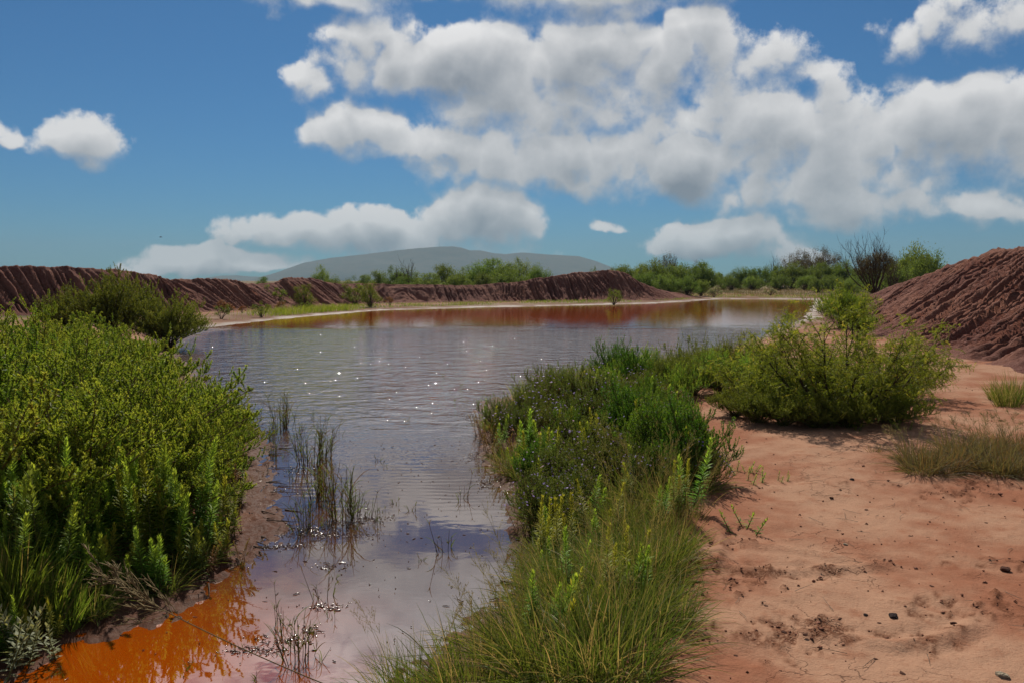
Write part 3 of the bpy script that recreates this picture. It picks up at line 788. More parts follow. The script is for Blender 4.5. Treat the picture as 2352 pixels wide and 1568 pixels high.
def bunch(seed, n, r0, L, lean=(.1, .9), droop=.6, w=.004, mat_='grass', deadp=.1, heads=0, head_len=.25, head_mat='grass_gold', k=7, headL=1.25, wind=(0, 0)):
    rng = np.random.default_rng(seed)
    a = rng.uniform(0, 2 * math.pi, n); r_ = r0 * np.sqrt(rng.uniform(0, 1, n))
    b = np.stack([np.cos(a) * r_, np.sin(a) * r_, np.full(n, -.03)], 1)
    a2 = a + rng.normal(0, .7, n); ln = rng.uniform(lean[0], lean[1], n)
    d = np.stack([np.cos(a2) * np.sin(ln), np.sin(a2) * np.sin(ln), np.cos(ln)], 1)
    Lb = L * rng.uniform(.45, 1.1, n)
    dr = droop * rng.uniform(.2, 1.2, n) * (ln / lean[1] + .2)
    end = b + d * Lb[:, None] * .92 + np.stack([np.cos(a2), np.sin(a2), np.zeros(n)], 1) * (Lb * dr * .28)[:, None] - UP * (Lb * dr * .45)[:, None]
    end[:, 0] += wind[0] * Lb; end[:, 1] += wind[1] * Lb
    end[:, 2] = np.maximum(end[:, 2], .015)
    pa = bezier(b, b + d * Lb[:, None] * .6, end, k)
    t = np.linspace(0, 1, k)
    wd = w * rng.uniform(.6, 1.3, n)[:, None] * (1 - t ** 2.2 * .92)[None]
    dead = (rng.uniform(0, 1, n) < deadp) * rng.uniform(.5, 1, n)
    mb = MB(); ribbons(mb, pa, wd, rng, colr(n, rng, rng.uniform(0, .35, n), dead))
    parts = [('blades', mb.mesh('blades', M[mat_]), 'stuff')]
    if heads:
        a = rng.uniform(0, 2 * math.pi, heads); r_ = r0 * np.sqrt(rng.uniform(0, 1, heads)) * .7
        b = np.stack([np.cos(a) * r_, np.sin(a) * r_, np.full(heads, -.03)], 1)
        ln = rng.uniform(.05, .55, heads); a2 = a + rng.normal(0, .6, heads)
        d = np.stack([np.cos(a2) * np.sin(ln), np.sin(a2) * np.sin(ln), np.cos(ln)], 1)
        Lb = L * headL * rng.uniform(.75, 1.12, heads)
        end = b + d * Lb[:, None] + np.stack([np.cos(a2), np.sin(a2), np.zeros(heads)], 1) * (Lb * .12)[:, None]
        pa = bezier(b, b + d * Lb[:, None] * .55 + UP * (Lb[:, None] * .08), end, 8)
        mh = MB(); ribbons(mh, pa, np.linspace(.0028, .0014, 8)[None], rng, colr(heads, rng, .2))
        # open panicle: fine side branches carrying small spikelets
        nb = 16; m_ = heads * nb; j = np.repeat(np.arange(heads), nb); t = 1 - rng.uniform(0, 1, m_) * head_len / 1.0
        p, tn = along(pa, j, np.clip(t, 0, 1))
        dd = norm(tn * .9 + sphere(m_, rng) * .6); Ls = rng.uniform(.03, .09, m_) * (1.25 - t)[...] * 2.2
        sb = bezier(p, p + dd * Ls[:, None] * .5, p + norm(dd + UP * .1) * Ls[:, None], 3)
        ribbons(mh, sb, np.array([.0012, .001, .0006])[None], rng, colr(m_, rng, .4))
        ng = 9; g = m_ * ng; q = np.repeat(np.arange(m_), ng)
        pp, tq = along(sb, q, rng.uniform(.15, 1, g))
        leaves(mh, pp, norm(tq + sphere(g, rng) * .7), .0085 * rng.uniform(.6, 1.3, g), .0028, rng, colr(g, rng, .6), tri=True)
        parts.append(('seed_heads', mh.mesh('seed_heads', M[head_mat]), 'stuff'))
    return parts

def aster(seed, R_, H, nst=70, nfl=90):
    parts = feathery(seed, R_, H, nst, 9, 22, .026, .006, (.07, .17), 'aster', 'stem', .3, 1.1, .8)
    rng = np.random.default_rng(seed + 7)
    tg = dome_targets(nfl, R_ * 1.0, H * 1.04, rng, .3)
    mf = MB()
    npet = 9
    nrm = norm(sphere(nfl, rng) * .6 + UP)
    A = norm(np.cross(nrm, sphere(nfl, rng))); B = np.cross(nrm, A)
    c = colr(nfl, rng)
    for q in range(npet):
        a0 = q * 2 * math.pi / npet
        d = A * math.cos(a0) + B * math.sin(a0); s_ = -A * math.sin(a0) + B * math.cos(a0)
        v = np.stack([tg, tg + d * .008 + s_ * .0028, tg + d * .014, tg + d * .008 - s_ * .0028], 1)
        mf.add(v, np.arange(nfl * 4).reshape(nfl, 4), np.repeat(c, 4, axis=0))
    parts.append(('flowers', mf.mesh('flowers', M['petal']), 'stuff'))
    return parts

def reed(seed, n, L, r0=.05, w=.0055):
    rng = np.random.default_rng(seed)
    a = rng.uniform(0, 2 * math.pi, n); r_ = r0 * np.sqrt(rng.uniform(0, 1, n))
    b = np.stack([np.cos(a) * r_, np.sin(a) * r_, np.full(n, -.14)], 1)
    ln = np.abs(rng.normal(0, .2, n)); a2 = a + rng.normal(0, .5, n)
    d = np.stack([np.cos(a2) * np.sin(ln), np.sin(a2) * np.sin(ln), np.cos(ln)], 1)
    Lb = (L + .14) * rng.uniform(.45, 1.1, n)
    end = b + d * Lb[:, None]
    st = bezier(b, b + d * Lb[:, None] * .5, end, 6)
    ms = MB(); tubes(ms, st, np.linspace(.0038, .0014, 6)[None], 4, rng, colr(n, rng, 0, .75))
    parts = []
    m_ = n * 4; j = np.repeat(np.arange(n), 4); t = rng.uniform(.4, 1, m_)
    p, tn = along(st, j, t)
    sd = sphere(m_, rng); sd[:, 2] *= .3
    dd = norm(tn * .9 + sd * .55); Ll = rng.uniform(.25, .6, m_) * L
    kink = (rng.uniform(0, 1, m_) < .25)[:, None]
    e = p + dd * Ll[:, None] * .8 + np.where(kink, norm(sd - UP * .8), norm(sd * .6 - UP * .1)) * (Ll * .35)[:, None]
    e[:, 2] = np.maximum(e[:, 2], -.02)
    bl = bezier(p, p + dd * Ll[:, None] * .7, e, 6)
    ml = MB(); tt = np.linspace(0, 1, 6)
    ribbons(ml, bl, w * rng.uniform(.6, 1.2, m_)[:, None] * (1 - tt ** 2 * .9)[None], rng, colr(m_, rng, rng.uniform(0, .6, m_), (rng.uniform(0, 1, m_) < .3) * .8))
    return [('stalks', ms.mesh('stalks', M['reed']), 'stuff'), ('blades', ml.mesh('blades', M['reed']), 'stuff')]

def bare_tree(seed, R_, H, nl=12, lean=(0, 0), fork=.3):
    rng = np.random.default_rng(seed)
    mb = MB()
    tr = bezier(np.array([[0, 0, -.1]]), np.array([[.03, 0, fork * H * .5]]), np.array([[0.05, 0, fork * H]]), 6)
    tubes(mb, tr, np.linspace(.14, .11, 6)[None], 7, rng)
    u = rng.uniform(.2, 1, nl); a = rng.uniform(0, 2 * math.pi, nl)
    tg = np.stack([np.cos(a) * R_ * u + lean[0], np.sin(a) * R_ * u * .7 + lean[1], H * rng.uniform(.75, 1.02, nl) * (1.05 - .25 * u)], 1)
    b0 = np.tile([[0.03, 0, fork * H * .8]], (nl, 1)) + rng.normal(0, .04, (nl, 3))
    lim = bezier(b0, b0 * .5 + tg * .5 + np.stack([np.cos(a) * R_ * .22, np.sin(a) * R_ * .2, -np.full(nl, .06 * H)], 1), tg, 12)
    lim = lim + np.cumsum(rng.normal(0, .012 * R_, lim.shape), 1)
    tubes(mb, lim, np.linspace(.055, .010, 12)[None], 5, rng)
    n2 = nl * 9; i = np.repeat(np.arange(nl), 9); t = rng.uniform(.3, 1, n2); p, tn = along(lim, i, t)
    d = norm(tn + sphere(n2, rng) * .6); L = rng.uniform(.12, .32, n2) * H
    br = bezier(p, p + d * L[:, None] * .5, p + norm(d + UP * .25) * L[:, None], 6)
    tubes(mb, br, np.linspace(.014, .004, 6)[None], 3, rng)
    n3 = n2 * 5; i = np.repeat(np.arange(n2), 5); t = rng.uniform(.2, 1, n3); p, tn = along(br, i, t)
    d = norm(tn + sphere(n3, rng) * .6 + UP * .2); L = rng.uniform(.04, .13, n3) * H
    tw = bezier(p, p + d * L[:, None] * .5, p + norm(d + UP * .1) * L[:, None], 4)
    tubes(mb, tw, np.linspace(.007, .003, 4)[None], 3, rng)
    return mb.mesh('limbs', M['bark']), lim

# ------------------------------------------------------------------ placing
ORD = ['', 'first', 'second', 'third', 'fourth', 'fifth', 'sixth', 'seventh', 'eighth', 'ninth', 'tenth', 'eleventh', 'twelfth', 'thirteenth', 'fourteenth',
       'fifteenth', 'sixteenth', 'seventeenth', 'eighteenth', 'nineteenth']
TENS = {2: 'twent', 3: 'thirt', 4: 'fort', 5: 'fift', 6: 'sixt', 7: 'sevent'}
def ordinal(i):
    if i < 20: return ORD[i]
    t, u = divmod(i, 10)
    return TENS[t] + ('ieth' if u == 0 else 'y-' + ORD[u])
GROUPS = {}
rngp = np.random.default_rng(4242)
def thing(name, parts, loc, rot=None, scale=1.0, cat='plant', label=None, group=None, order=None, tilt=(0, 0)):
    """an Empty at the base of the plant with its parts; order = label pattern with {o} for its place from the left"""
    e = bpy.data.objects.new(name, None); COL.objects.link(e); e.empty_display_size = .1
    e.location = loc; e.rotation_euler = (tilt[0], tilt[1], rngp.uniform(0, 6.28) if rot is None else rot)
    e.scale = (scale,) * 3 if np.isscalar(scale) else scale
    for nm, me, kind in parts:
        o = bpy.data.objects.new(nm, me); COL.objects.link(o); o.parent = e
        if kind: o['kind'] = kind
    e['category'] = cat
    if label: e['label'] = label
    if group: e['group'] = group
    if order: GROUPS.setdefault(order, []).append(e)
    return e
def put(px, py, z=None):                                   # pixel of a plant's foot -> point on the ground
    zz = .3
    p = at(px, py, zz)
    for _ in range(6):
        zz = max(gz(p), -.15); p = at(px, py, zz)
    return (p[0], p[1], zz)
def onland(p): return float(sdf(np.array([p[0]]), np.array([p[1]]))[0])
def drop(x, y): return (x, y, gz((x, y)))

# ---- feathery shrubs massed on the left bank
FE = [feathery(11 + i, .95, 1.0, (62, 66, 60, 54)[i], ll=(.026, .030, .036, .042)[i], lw=(.0105, .0125, .0115, .0145)[i], shoot=((.05, .15), (.06, .2), (.08, .24), (.06, .18))[i], up=(.3, .45, .7, .5)[i], mat_leaf=('plume', 'plume', 'plume_mid', 'plume')[i]) for i in range(4)]
left_shrubs = [(-2.62, 6.2, .62, 2), (-2.5, 5.45, .72, 0), (-3.0, 5.25, .95, 1), (-3.35, 4.85, .95, 3), (-2.75, 5.9, .8, 1),  (-2.9, 7.3, .6, 0), (-3.35, 8.8, .55, 2), (-4.0, 9.9, .6, 0), (-2.95, 4.75, .6, 2), (-3.0, 6.1, 1.0, 0), (-3.75, 7.0, 1.08, 1), (-3.9, 5.6, 1.05, 2), (-3.3, 7.8, .78, 3), (-4.6, 8.2, 1.1, 0), (-3.9, 8.9, .8, 1), (-5.6, 9.4, 1.1, 2),
               (-4.75, 10.0, .85, 3), (-6.3, 11.0, 1.1, 0), (-5.4, 11.4, .85, 1), (-7.4, 12.4, 1.12, 2), (-4.7, 6.7, 1.1, 3), (-5.9, 7.8, 1.1, 1), (-4.9, 4.9, 1.1, 0),
               (-7.4, 10.0, 1.1, 3), (-2.75, 6.75, .62, 2), (-3.05, 8.4, .55, 1), (-6.9, 13.6, .9, 0), (-9.0, 14.0, 1.15, 1), (-8.4, 15.6, 1.0, 3), (-6.3, 12.6, .8, 2), (-2.55, 5.6, .62, 3), (-3.3, 5.1, .75, 1)]
for x, y, s, k in left_shrubs:
    thing('feathery_shrub', FE[k], drop(x, y), scale=(s * 1.02, s * 1.02, s * rngp.uniform(.88, 1.12)), tilt=(rngp.normal(0, .07), rngp.normal(0, .07)), cat='shrub', group='yellow-green feathery shrubs on the left bank',
          order='{o} from the left of the yellow-green feathery shrubs massed on the left bank')
# leafy green plants poking through and edging the mass
for x, y, s, k in [(-2.35, 6.1, .42, 0), (-2.45, 6.8, .42, 1), (-3.75, 9.9, .45, 0), (-4.5, 11.2, .45, 1), (-3.3, 9.2, .4, 0)]:
    thing('reddish_shrub', feathery(60 + k, .55, .9, 26, 10, 24, .022, .007, (.08, .2), 'weed_red' if k else 'plume'), drop(x, y), scale=s * 1.2, cat='shrub',
          group='small shrubs at the mud edge', order='{o} from the left of the small brownish shrubs edging the muddy left shore')

WG = [weed(70 + i, h, st, .05, 'weed') for i, (h, st) in enumerate([(.62, 2), (.75, 3), (.5, 2), (.42, 3)])]
WY = [weed(80 + i, h, st, .045, 'weed_yellow', dens=270) for i, (h, st) in enumerate([(.55, 2), (.7, 3), (.4, 3)])]
WB = [weed(90 + i, h, 2, .04, 'aster', .095, .017, 90) for i, h in enumerate([.5, .62])]
# picks of the feet of the upright weeds on the left bank (a, b: size, kind)
lw = [(415, 1235, 1.0, 'g1'), (450, 1225, 1.0, 'g1'), (330, 1270, 1.0, 'y1'), (362, 1262, .95, 'g0'), (398, 1265, .9, 'y0'), (300, 1255, 1.0, 'g0'), (490, 1235, .9, 'y0'), (505, 1205, .85, 'y0'),
      (155, 1285, .9, 'g1'), (165, 1320, .75, 'g2'), (112, 1300, .9, 'g0'), (80, 1300, 1.0, 'b1'), (60, 1290, 1, 'b0'), (30, 1270, .95, 'g1'), (70, 1265, .9, 'g0'), (22, 1310, .9, 'g0'),
      (205, 1330, .8, 'g3'), (235, 1325, .8, 'g3'), (262, 1300, .8, 'y2'), (345, 1320, .75, 'g2'), (380, 1318, .8, 'g3'), (455, 1290, .7, 'b0'), (430, 1290, .7, 'y2'), (520, 1190, .8, 'y2'),
      (470, 1262, .7, 'y2'), (545, 1120, .7, 'y2'), (555, 1075, .7, 'g2'), (530, 1150, .8, 'y0'), (390, 1225, 1.0, 'g1'), (350, 1232, 1.0, 'g0'), (480, 1195, .9, 'g1'), (130, 1260, 1.0, 'g1'),
      (285, 1230, 1.0, 'g1'), (200, 1275, .9, 'g0'), (505, 1245, .7, 'y2'), (320, 1300, .7, 'y2'), (180, 1345, .6, 'g3'), (270, 1345, .6, 'g3')]
def wk(k): return  {'g': WG, 'y': WY, 'b': WB}[k[0]][int(k[1])]
for px, py, s, k in lw:
    p = put(px, py + 34)
    tone = {'g': 'green', 'y': 'yellow-green', 'b': 'broad-leaved grey-green'}[k[0]]
    thing('leafy_weed', wk(k), p, scale=s * 1.05, tilt=(rngp.normal(0, .08), rngp.normal(0, .08)), cat='weed', group='upright weeds on the left bank',
          order='{o} from the left of the upright %s weeds below the left shrubs' % tone)
UG = feathery(160, .42, .42, 40, 14, 30, .03, .010, (.06, .15), 'kochia', 'green_stem', .35, .6)
for px, py, s in [(60, 1240, 1.1), (150, 1235, 1.1), (240, 1230, 1.1), (330, 1220, 1.0), (420, 1195, .9), (480, 1150, .8), (110, 1200, 1.2), (200, 1190, 1.2), (300, 1180, 1.1), (390, 1160, 1.0), (20, 1290, 1.0), (100, 1345, .7), (230, 1290, .8), (30, 1180, 1.2)]:
    thing('undergrowth_shrub', UG, put(px, py - 22), scale=s * .7, cat='shrub', group='dark undergrowth on the left bank', order='{o} from the left of the dark undergrowth plants below the left shrubs')
# lush grass at the lower left and small grey plant
GL = [bunch(110 + i, 170, .10, .42, (.05, .5), .35, .0075, 'grass_lush', .12) for i in range(2)]
for j, (px, py, s) in enumerate([(20, 1400, 1.05), (60, 1415, 1.0), (100, 1430, .9), (125, 1400, .9), (5, 1450, 1.0), (150, 1440, .7), (35, 1360, 1.)]):
    thing('grass_tuft', GL[j % 2], put(px, py), scale=s, cat='grass', group='lush grass at the lower left', order='{o} from the left of the lush grass tufts at the lower left')
GS = weed(140, .34, 4, .05, 'sage', .06, .016, 70, lean=.3)
for px, py, s in [(40, 1500, 1.0), (25, 1550, 1.1), (90, 1520, .8)]:
    thing('grey_leaved_plant', GS, put(px, py), scale=s, cat='plant', group='grey-leaved plants at the lower left corner', order='{o} from the left of the grey-leaved plants in the lower left corner')

# ---- reeds standing in the water
RE = [reed(200 + i, n, L, r) for i, (n, L, r) in enumerate([(24, .36, .08), (32, .44, .11), (15, .30, .06), (6, .25, .04), (3, .18, .02)])]
reeds = [(648, 985, 1.0, 1), (622, 1010, .8, 2), (712, 1065, 1.05, 1), (748, 1050, .8, 0), (690, 985, .6, 3), (738, 1145, 1.0, 0), (765, 1150, .8, 2), (705, 1215, .95, 2), (785, 1190, 1.05, 0), (812, 1185, .8, 2), (845, 1180, .8, 3),
         (632, 1055, .7, 2), (668, 1105, .7, 3), (886, 1175, .7, 4), (918, 1157, .8, 4), (955, 1170, .9, 4), (862, 1060, .8, 4), (940, 965, .8, 4), (880, 1070, .6, 4), (865, 1200, .7, 3), (700, 1235, .6, 3), (820, 1215, .6, 4), (1025, 1265, .9, 3),
         (1060, 1145, .8, 3), (962, 1290, .6, 4), (745, 1375, .8, 3), (772, 1420, .7, 4), (640, 1440, .8, 3), (660, 1500, .8, 3), (690, 1520, .8, 2), (560, 1495, .6, 4), (720, 1450, .6, 4), (430, 1540, .6, 4), (585, 1555, .7, 4), (755, 1330, .7, 4),
         (1043, 920, .7, 4), (1057, 885, .8, 4), (1075, 925, .6, 4), (1110, 915, .6, 3), (1020, 860, .6, 4), (590, 955, .7, 3), (720, 960, .7, 3), (775, 1000, .7, 3)]
for px, py, s, k in reeds:
    p = at(px, py, 0)
    thing('water_reed', RE[k], (p[0], p[1], 0), scale=s, cat='reed', group='reeds standing in the shallow water',
          order='{o} from the left of the %s in the shallow inlet' % ('reed clumps' if k < 3 else 'thin reed sprigs'))

# ---- peninsula on the right of the inlet
AS = [aster(300 + i, .42, .5) for i in range(2)]
asters = [(1150, 1000, .85, 0), (1225, 975, 1.0, 1), (1310, 960, 1.1, 0), (1385, 955, 1.05, 1), (1290, 1010, .95, 1), (1205, 1020, .8, 0), (1350, 1010, .95, 0), (1270, 1135, .75, 0), (1330, 1140, .8, 1), (1385, 1125, .75, 0), (1265, 940, 1.0, 0),
          (1310, 1180, .6, 1), (1420, 1100, .7, 1)]
for px, py, s, k in asters:
    thing('aster_plant', AS[k], put(px, py), scale=s, cat='wildflower', group='lilac asters on the spit', order='{o} from the left of the lilac-flowered asters right of the inlet')
KO = [feathery(320 + i, .34, .62, 46, 15, 34, .022, .0065, (.07, .16), 'kochia', 'green_stem', .15, .9) for i in range(2)]
for px, py, s, k, lab in [(1585, 1105, 1.0, 0, 'round bright green bush at the edge of the red dirt'), (1525, 1085, .95, 1, 'bright green bush behind the tall golden grass'), (1440, 1015, .9, 0, 'tall bright green bush among the asters'),
                          (1500, 1010, .8, 1, 'low bright green bush right of the asters'), (1455, 905, 1.05, 0, 'bright green bush beyond the asters near the water'), (1400, 880, .95, 1, 'small bright green bush at the far tip of the spit'), (1540, 1040, .8, 0, 'bright green bush beside the open red dirt patch')]:
    thing('green_bush', KO[k], put(px, py), scale=(s * 1.15, s * 1.15, s), cat='bush', label=lab, group='bright green bushes on the spit')
LOW = [feathery(330 + i, .6, .5, 50, 12, 30, .026, .007, (.09, .2), 'plume_dark' if i else 'weed', 'green_stem', .3, 1.0) for i in range(2)]
for px, py, s, k in [(1500, 900, .95, 1), (1590, 905, 1.0, 1), (1660, 905, 1.0, 0), (1560, 880, 1.0, 1), (1480, 875, .9, 0), (1620, 868, 1.1, 1), (1700, 862, 1.1, 1), (1640, 890, .9, 0), (1560, 915, .8, 0), (1690, 905, .9, 1), (1440, 900, .8, 0), (1740, 890, 1.0, 0)]:
    thing('low_shrub', LOW[k], put(px, py), scale=s, cat='shrub', group='low shrubs along the far side of the spit', order='{o} from the left of the low green shrubs left of the mesquite')
pw = [(1225, 1075, 1.0, 'g0'), (1245, 1082, 1.0, 'g2'), (1192, 1100, .8, 'y2'), (1210, 1112, .9, 'y0'), (1172, 1085, .7, 'y2'), (1262, 1100, .9, 'g2'), (1280, 1095, .9, 'y0'), (1215, 1195, .7, 'y2'), (1262, 1250, .75, 'g3'), (1275, 1285, .8, 'y0'),
      (1250, 1310, .7, 'y0'), (1300, 1300, .7, 'y1'), (1345, 1215, .7, 'y0'), (1240, 1340, .6, 'g2'), (1150, 1030, .8, 'g2'), (1130, 1010, .7, 'y2'), (1410, 1230, .7, 'y0'),
      (1110, 965, .6, 'g2'), (1440, 1400, .7, 'g2'), (1050, 1555, .5, 'g3'), (1330, 1090, .8, 'g0'), (1370, 1070, .8, 'y1'), (1300, 1060, .8, 'y1')]
for px, py, s, k in pw:
    p = put(px, py)
    tone = {'g': 'green', 'y': 'yellow-green', 'b': 'grey'}[k[0]]
    thing('leafy_weed', wk(k), p, scale=s, cat='weed', group='upright weeds on the spit', order='{o} from the left of the upright %s weeds right of the inlet' % tone)
def inside(poly, x, y):
    c = False; n = len(poly)
    for i in range(n):
        (x1, y1), (x2, y2) = poly[i], poly[(i + 1) % n]
        if (y1 > y) != (y2 > y) and x < (x2 - x1) * (y - y1) / (y2 - y1) + x1: c = not c
    return c
SPIT = [(1120, 985), (1240, 915), (1480, 905), (1600, 1010), (1640, 1095), (1560, 1200), (1590, 1330), (1560, 1450), (1250, 1500), (1215, 1330), (1225, 1210), (1150, 1090)]
GR = [bunch(480 + i, 260, .13, .42, (.08, 1.1), .7, .0052, 'grass', .15) for i in range(2)]
rs = np.random.default_rng(900)
cnt = 0
while cnt < 120:
    px, py = rs.uniform(1100, 1660), rs.uniform(900, 1500)
    if not inside(SPIT, px, py): continue
    p = put(px, py)
    if onland(p) < .12: continue
    cnt += 1
    q = rs.uniform()
    if q < .14 and py < 1230:
        thing('aster_plant', AS[cnt % 2], p, scale=rs.uniform(.6, .9), cat='wildflower', group='lilac asters on the spit', order='{o} from the left of the lilac-flowered asters right of the inlet')
    elif q < (.58 if py < 1190 else .26):
        k = ['g0', 'g2', 'g3', 'y0', 'y1', 'y2'][int(rs.integers(6))]
        thing('leafy_weed', wk(k), p, scale=rs.uniform(.6, .95), cat='weed', group='upright weeds on the spit', order='{o} from the left of the upright %s weeds right of the inlet' % ('green' if k[0] == 'g' else 'yellow-green'), tilt=(rs.normal(0, .15), rs.normal(0, .15)))
    elif q < .68 and py < 1150:
        thing('green_bush', KO[cnt % 2], p, scale=rs.uniform(.5, .8), cat='bush', group='small bright green bushes on the spit', order='{o} from the left of the smaller bright green bushes among the spit weeds')
    else:
        thing('grass_tuft', GR[cnt % 2], p, scale=rs.uniform(.6, 1.05), cat='grass', group='green grass tufts on the spit', order='{o} from the left of the green grass tufts among the spit weeds')
# more weeds and tufts down to the waterline of the left bank
LB = [(0, 1270), (300, 1250), (470, 1200), (560, 1200), (530, 1290), (440, 1350), (330, 1400), (180, 1460), (40, 1540), (0, 1540)]
cnt = 0
while cnt < 46:
    px, py = rs.uniform(0, 580), rs.uniform(1190, 1540)
    if not inside(LB, px, py): continue
    p = put(px, py); dd = onland(p)
    if dd < .12: continue
    cnt += 1; q = rs.uniform()
    if q < .6:
        k = ['g0', 'g1', 'g2', 'g3', 'y0', 'y2'][int(rs.integers(6))]
        thing('leafy_weed', wk(k), p, scale=rs.uniform(.45, .75) * (1 if dd > .5 else .7), cat='weed', group='upright weeds on the left bank', order='{o} from the left of the upright %s weeds below the left shrubs' % ('green' if k[0] == 'g' else 'yellow-green'), tilt=(rs.normal(0, .15), rs.normal(0, .15)))
    else:
        thing('grass_tuft', GR[cnt % 2], p, scale=rs.uniform(.4, .8), cat='grass', group='green grass tufts on the left bank', order='{o} from the left of the green grass tufts below the left shrubs')
WR = weed(150, .34, 5, .07, 'weed_red', .05, .009, 120, 'stem', .25)
for px, py, s in [(1120, 1010, 1.0), (1140, 1050, 1.0), (1160, 1040, .9), (1110, 985, .9), (1185, 1060, .9), (540, 1110, .9), (550, 1060, .9), (525, 1170, .9), (512, 1255, .7), (545, 1290, .5), (1200, 1225, .6), (1105, 1000, .8), (1130, 1030, .9), (1150, 1075, .8), (1165, 1100, .7), (1180, 1085, .8), (1210, 1140, .7), (1220, 1170, .7), (1240, 1215, .6), (1200, 1045, .8), (530, 1215, .7), (505, 1285, .6), (470, 1310, .6)]:
    thing('reddish_weed', WR, put(px, py), scale=s, cat='weed', group='reddish weeds at the water edge', order='{o} from the left of the reddish-brown weeds at the water edge')

# ---- bunch grasses in the foreground
BG = [bunch(400 + i, 800, .20, .56, (.08, 1.2), .9, .0052, 'grass', .22, 7, .35, headL=1.35) for i in range(3)]
for j, (px, py, s, lab) in enumerate([(1300, 1575, 1.0, 'big arching bunch grass at the bottom centre'), (1120, 1640, .95, 'bunch grass with fine seed heads at the bottom edge over the water'), (1410, 1550, .88, 'arching bunch grass spilling onto the red dirt at the bottom'),
                                       (1180, 1500, .72, 'bunch grass leaning over the water left of centre bottom'), (1420, 1370, .82, 'middle bunch grass below the leafy weeds'), (1490, 1330, .74, 'bunch grass overhanging the dirt path edge'), (1330, 1420, .8, 'bunch grass between the weeds and the bottom clump'),
                                       (960, 1640, .75, 'thin bunch grass at the bottom left of the clump in the water'), (1455, 1440, .7, 'bunch grass casting shade on the crumbled soil')]):
    thing('bunch_grass', BG[j % 3], put(px, py), scale=s, cat='grass', label=lab, group='bunch grasses in the foreground')
TG = [bunch(420 + i, 60, .10, .42, (.03, .6), .3, .0045, 'grass_gold', .1, 9, .42, headL=1.6) for i in range(2)]
for px, py, s, k in [(1480, 1190, 1.0, 0), (1535, 1175, 1.05, 1), (1430, 1215, .95, 1), (1560, 1225, .85, 0), (1500, 1250, .9, 1), (1395, 1260, .8, 0), (1590, 1190, .75, 0), (1460, 1130, .8, 1)]:
    thing('golden_grass', TG[k], put(px, py), scale=s, cat='grass', group='tall golden grasses', order='{o} from the left of the tall golden seeding grasses right of the inlet')
DG = [bunch(440 + i, 330, .14, .40, (.08, 1.15), .8, .0052, 'grass_dry', .3, 6, .3, head_mat='grass_dry') for i in range(2)]
for px, py, s, k in [(2120, 1085, .95, 0), (2170, 1080, .9, 1), (2230, 1070, 1.0, 0), (2290, 1085, 1.0, 1), (2340, 1090, .95, 0), (2200, 1045, .9, 1), (2270, 1040, .9, 0), (2330, 1035, .9, 1), (2380, 1060, 1.0, 0), (2100, 1060, .75, 1)]:
    thing('dry_grass', DG[k], put(px, py), scale=s, cat='grass', group='dry grey grass at the right edge', order='{o} from the left of the dry grey grass clumps at the right edge')
for px, py, s, k in [(2315, 932, 1.1, 0), (2340, 925, 1.15, 1), (2290, 918, .8, 1)]:
    thing('dry_grass', bunch(460 + k, 260, .12, .45, (.04, .6), .3, .005, 'grass', .25), put(px, py), scale=s, cat='grass', group='upright dry grass by the right bank', order='{o} from the left of the upright golden tussocks below the right bank')
thing('grass_tuft', bunch(470, 60, .05, .14, (.1, .7), .3, .004, 'grass_dry', .5), put(2010, 1037), cat='grass', label='small dark grass tuft alone on the dirt in mesquite shade')
SM = weed(480, .14, 4, .04, 'weed', .035, .010, 130, lean=.4)
for px, py, s, lab in [(1722, 1215, 1.1, 'small green seedling alone on bare red dirt'), (1700, 1082, .9, 'leftmost tiny seedling on the dirt near the green bush'), (1745, 1108, .9, 'low seedling on the dirt below the mesquite shade'), (1805, 1105, .6, 'tiny seedling on open dirt right of the other seedlings'),
                       (2070, 985, .9, 'small weed at the right foot of the mesquite'), (1725, 1085, .6, 'tiny seedling close beside the leftmost one')]:
    thing('seedling', SM, put(px, py), scale=s, cat='seedling', label=lab)

# ---- mesquite on the right
MQ = [pinnate(500, 1.3, 1.28, 15, 13, 10, 9, lw=.0075), pinnate(501, 1.05, 1.15, 13, 11, 10, 9, lw=.0075)]
thing('mesquite_shrub', MQ[0], put(1925, 965), rot=.4, scale=.90, cat='shrub', label='big spreading mesquite shrub on the red dirt at right')
thing('mesquite_shrub', MQ[1], put(1770, 935), rot=1.9, scale=.74, cat='shrub', label='left arm of mesquite leaning toward the water')
thing('mesquite_shrub', MQ[1], put(2045, 915), rot=4.1, scale=.78, cat='shrub', label='mesquite shrub at the foot of the right red bank')
KD = feathery(520, .62, .42, 60, 14, 34, .026, .0085, (.08, .18), 'plume_dark', 'green_stem', .3, .4)  # dark leaf colour paints in the shade at the mesquite's base
for px, py, s in [(1690, 955, .7), (1740, 968, .75), (1800, 975, .8), (1870, 980, .8), (1950, 980, .8), (2050, 970, .8), (1900, 955, 1.1), (2000, 945, 1.1), (1810, 945, 1.0)]:
    thing('undergrowth_shrub', KD, put(px, py), scale=s, cat='shrub', group='undergrowth darkened to stand for shade below the mesquite', order='{o} from the left of the undergrowth shrubs darkened as shade under the mesquite')
BR = feathery(530, 1.2, 1.25, 90, 14, 40, .05, .014, (.15, .35), 'plume_mid', 'green_stem', .25, .6)
thing('feathery_shrub', BR, drop(11.4, 27.5), scale=1.0, cat='shrub', label='round yellow-green shrub at the foot of the right bank by the water')
thing('feathery_shrub', BR, drop(13.2, 31.5), scale=1.0, cat='shrub', label='yellow-green shrub behind the round one beside the right bank')
thing('feathery_shrub', BR, drop(10.3, 23.5), scale=.5, cat='shrub', label='small yellow-green shrub between mesquite and right bank')

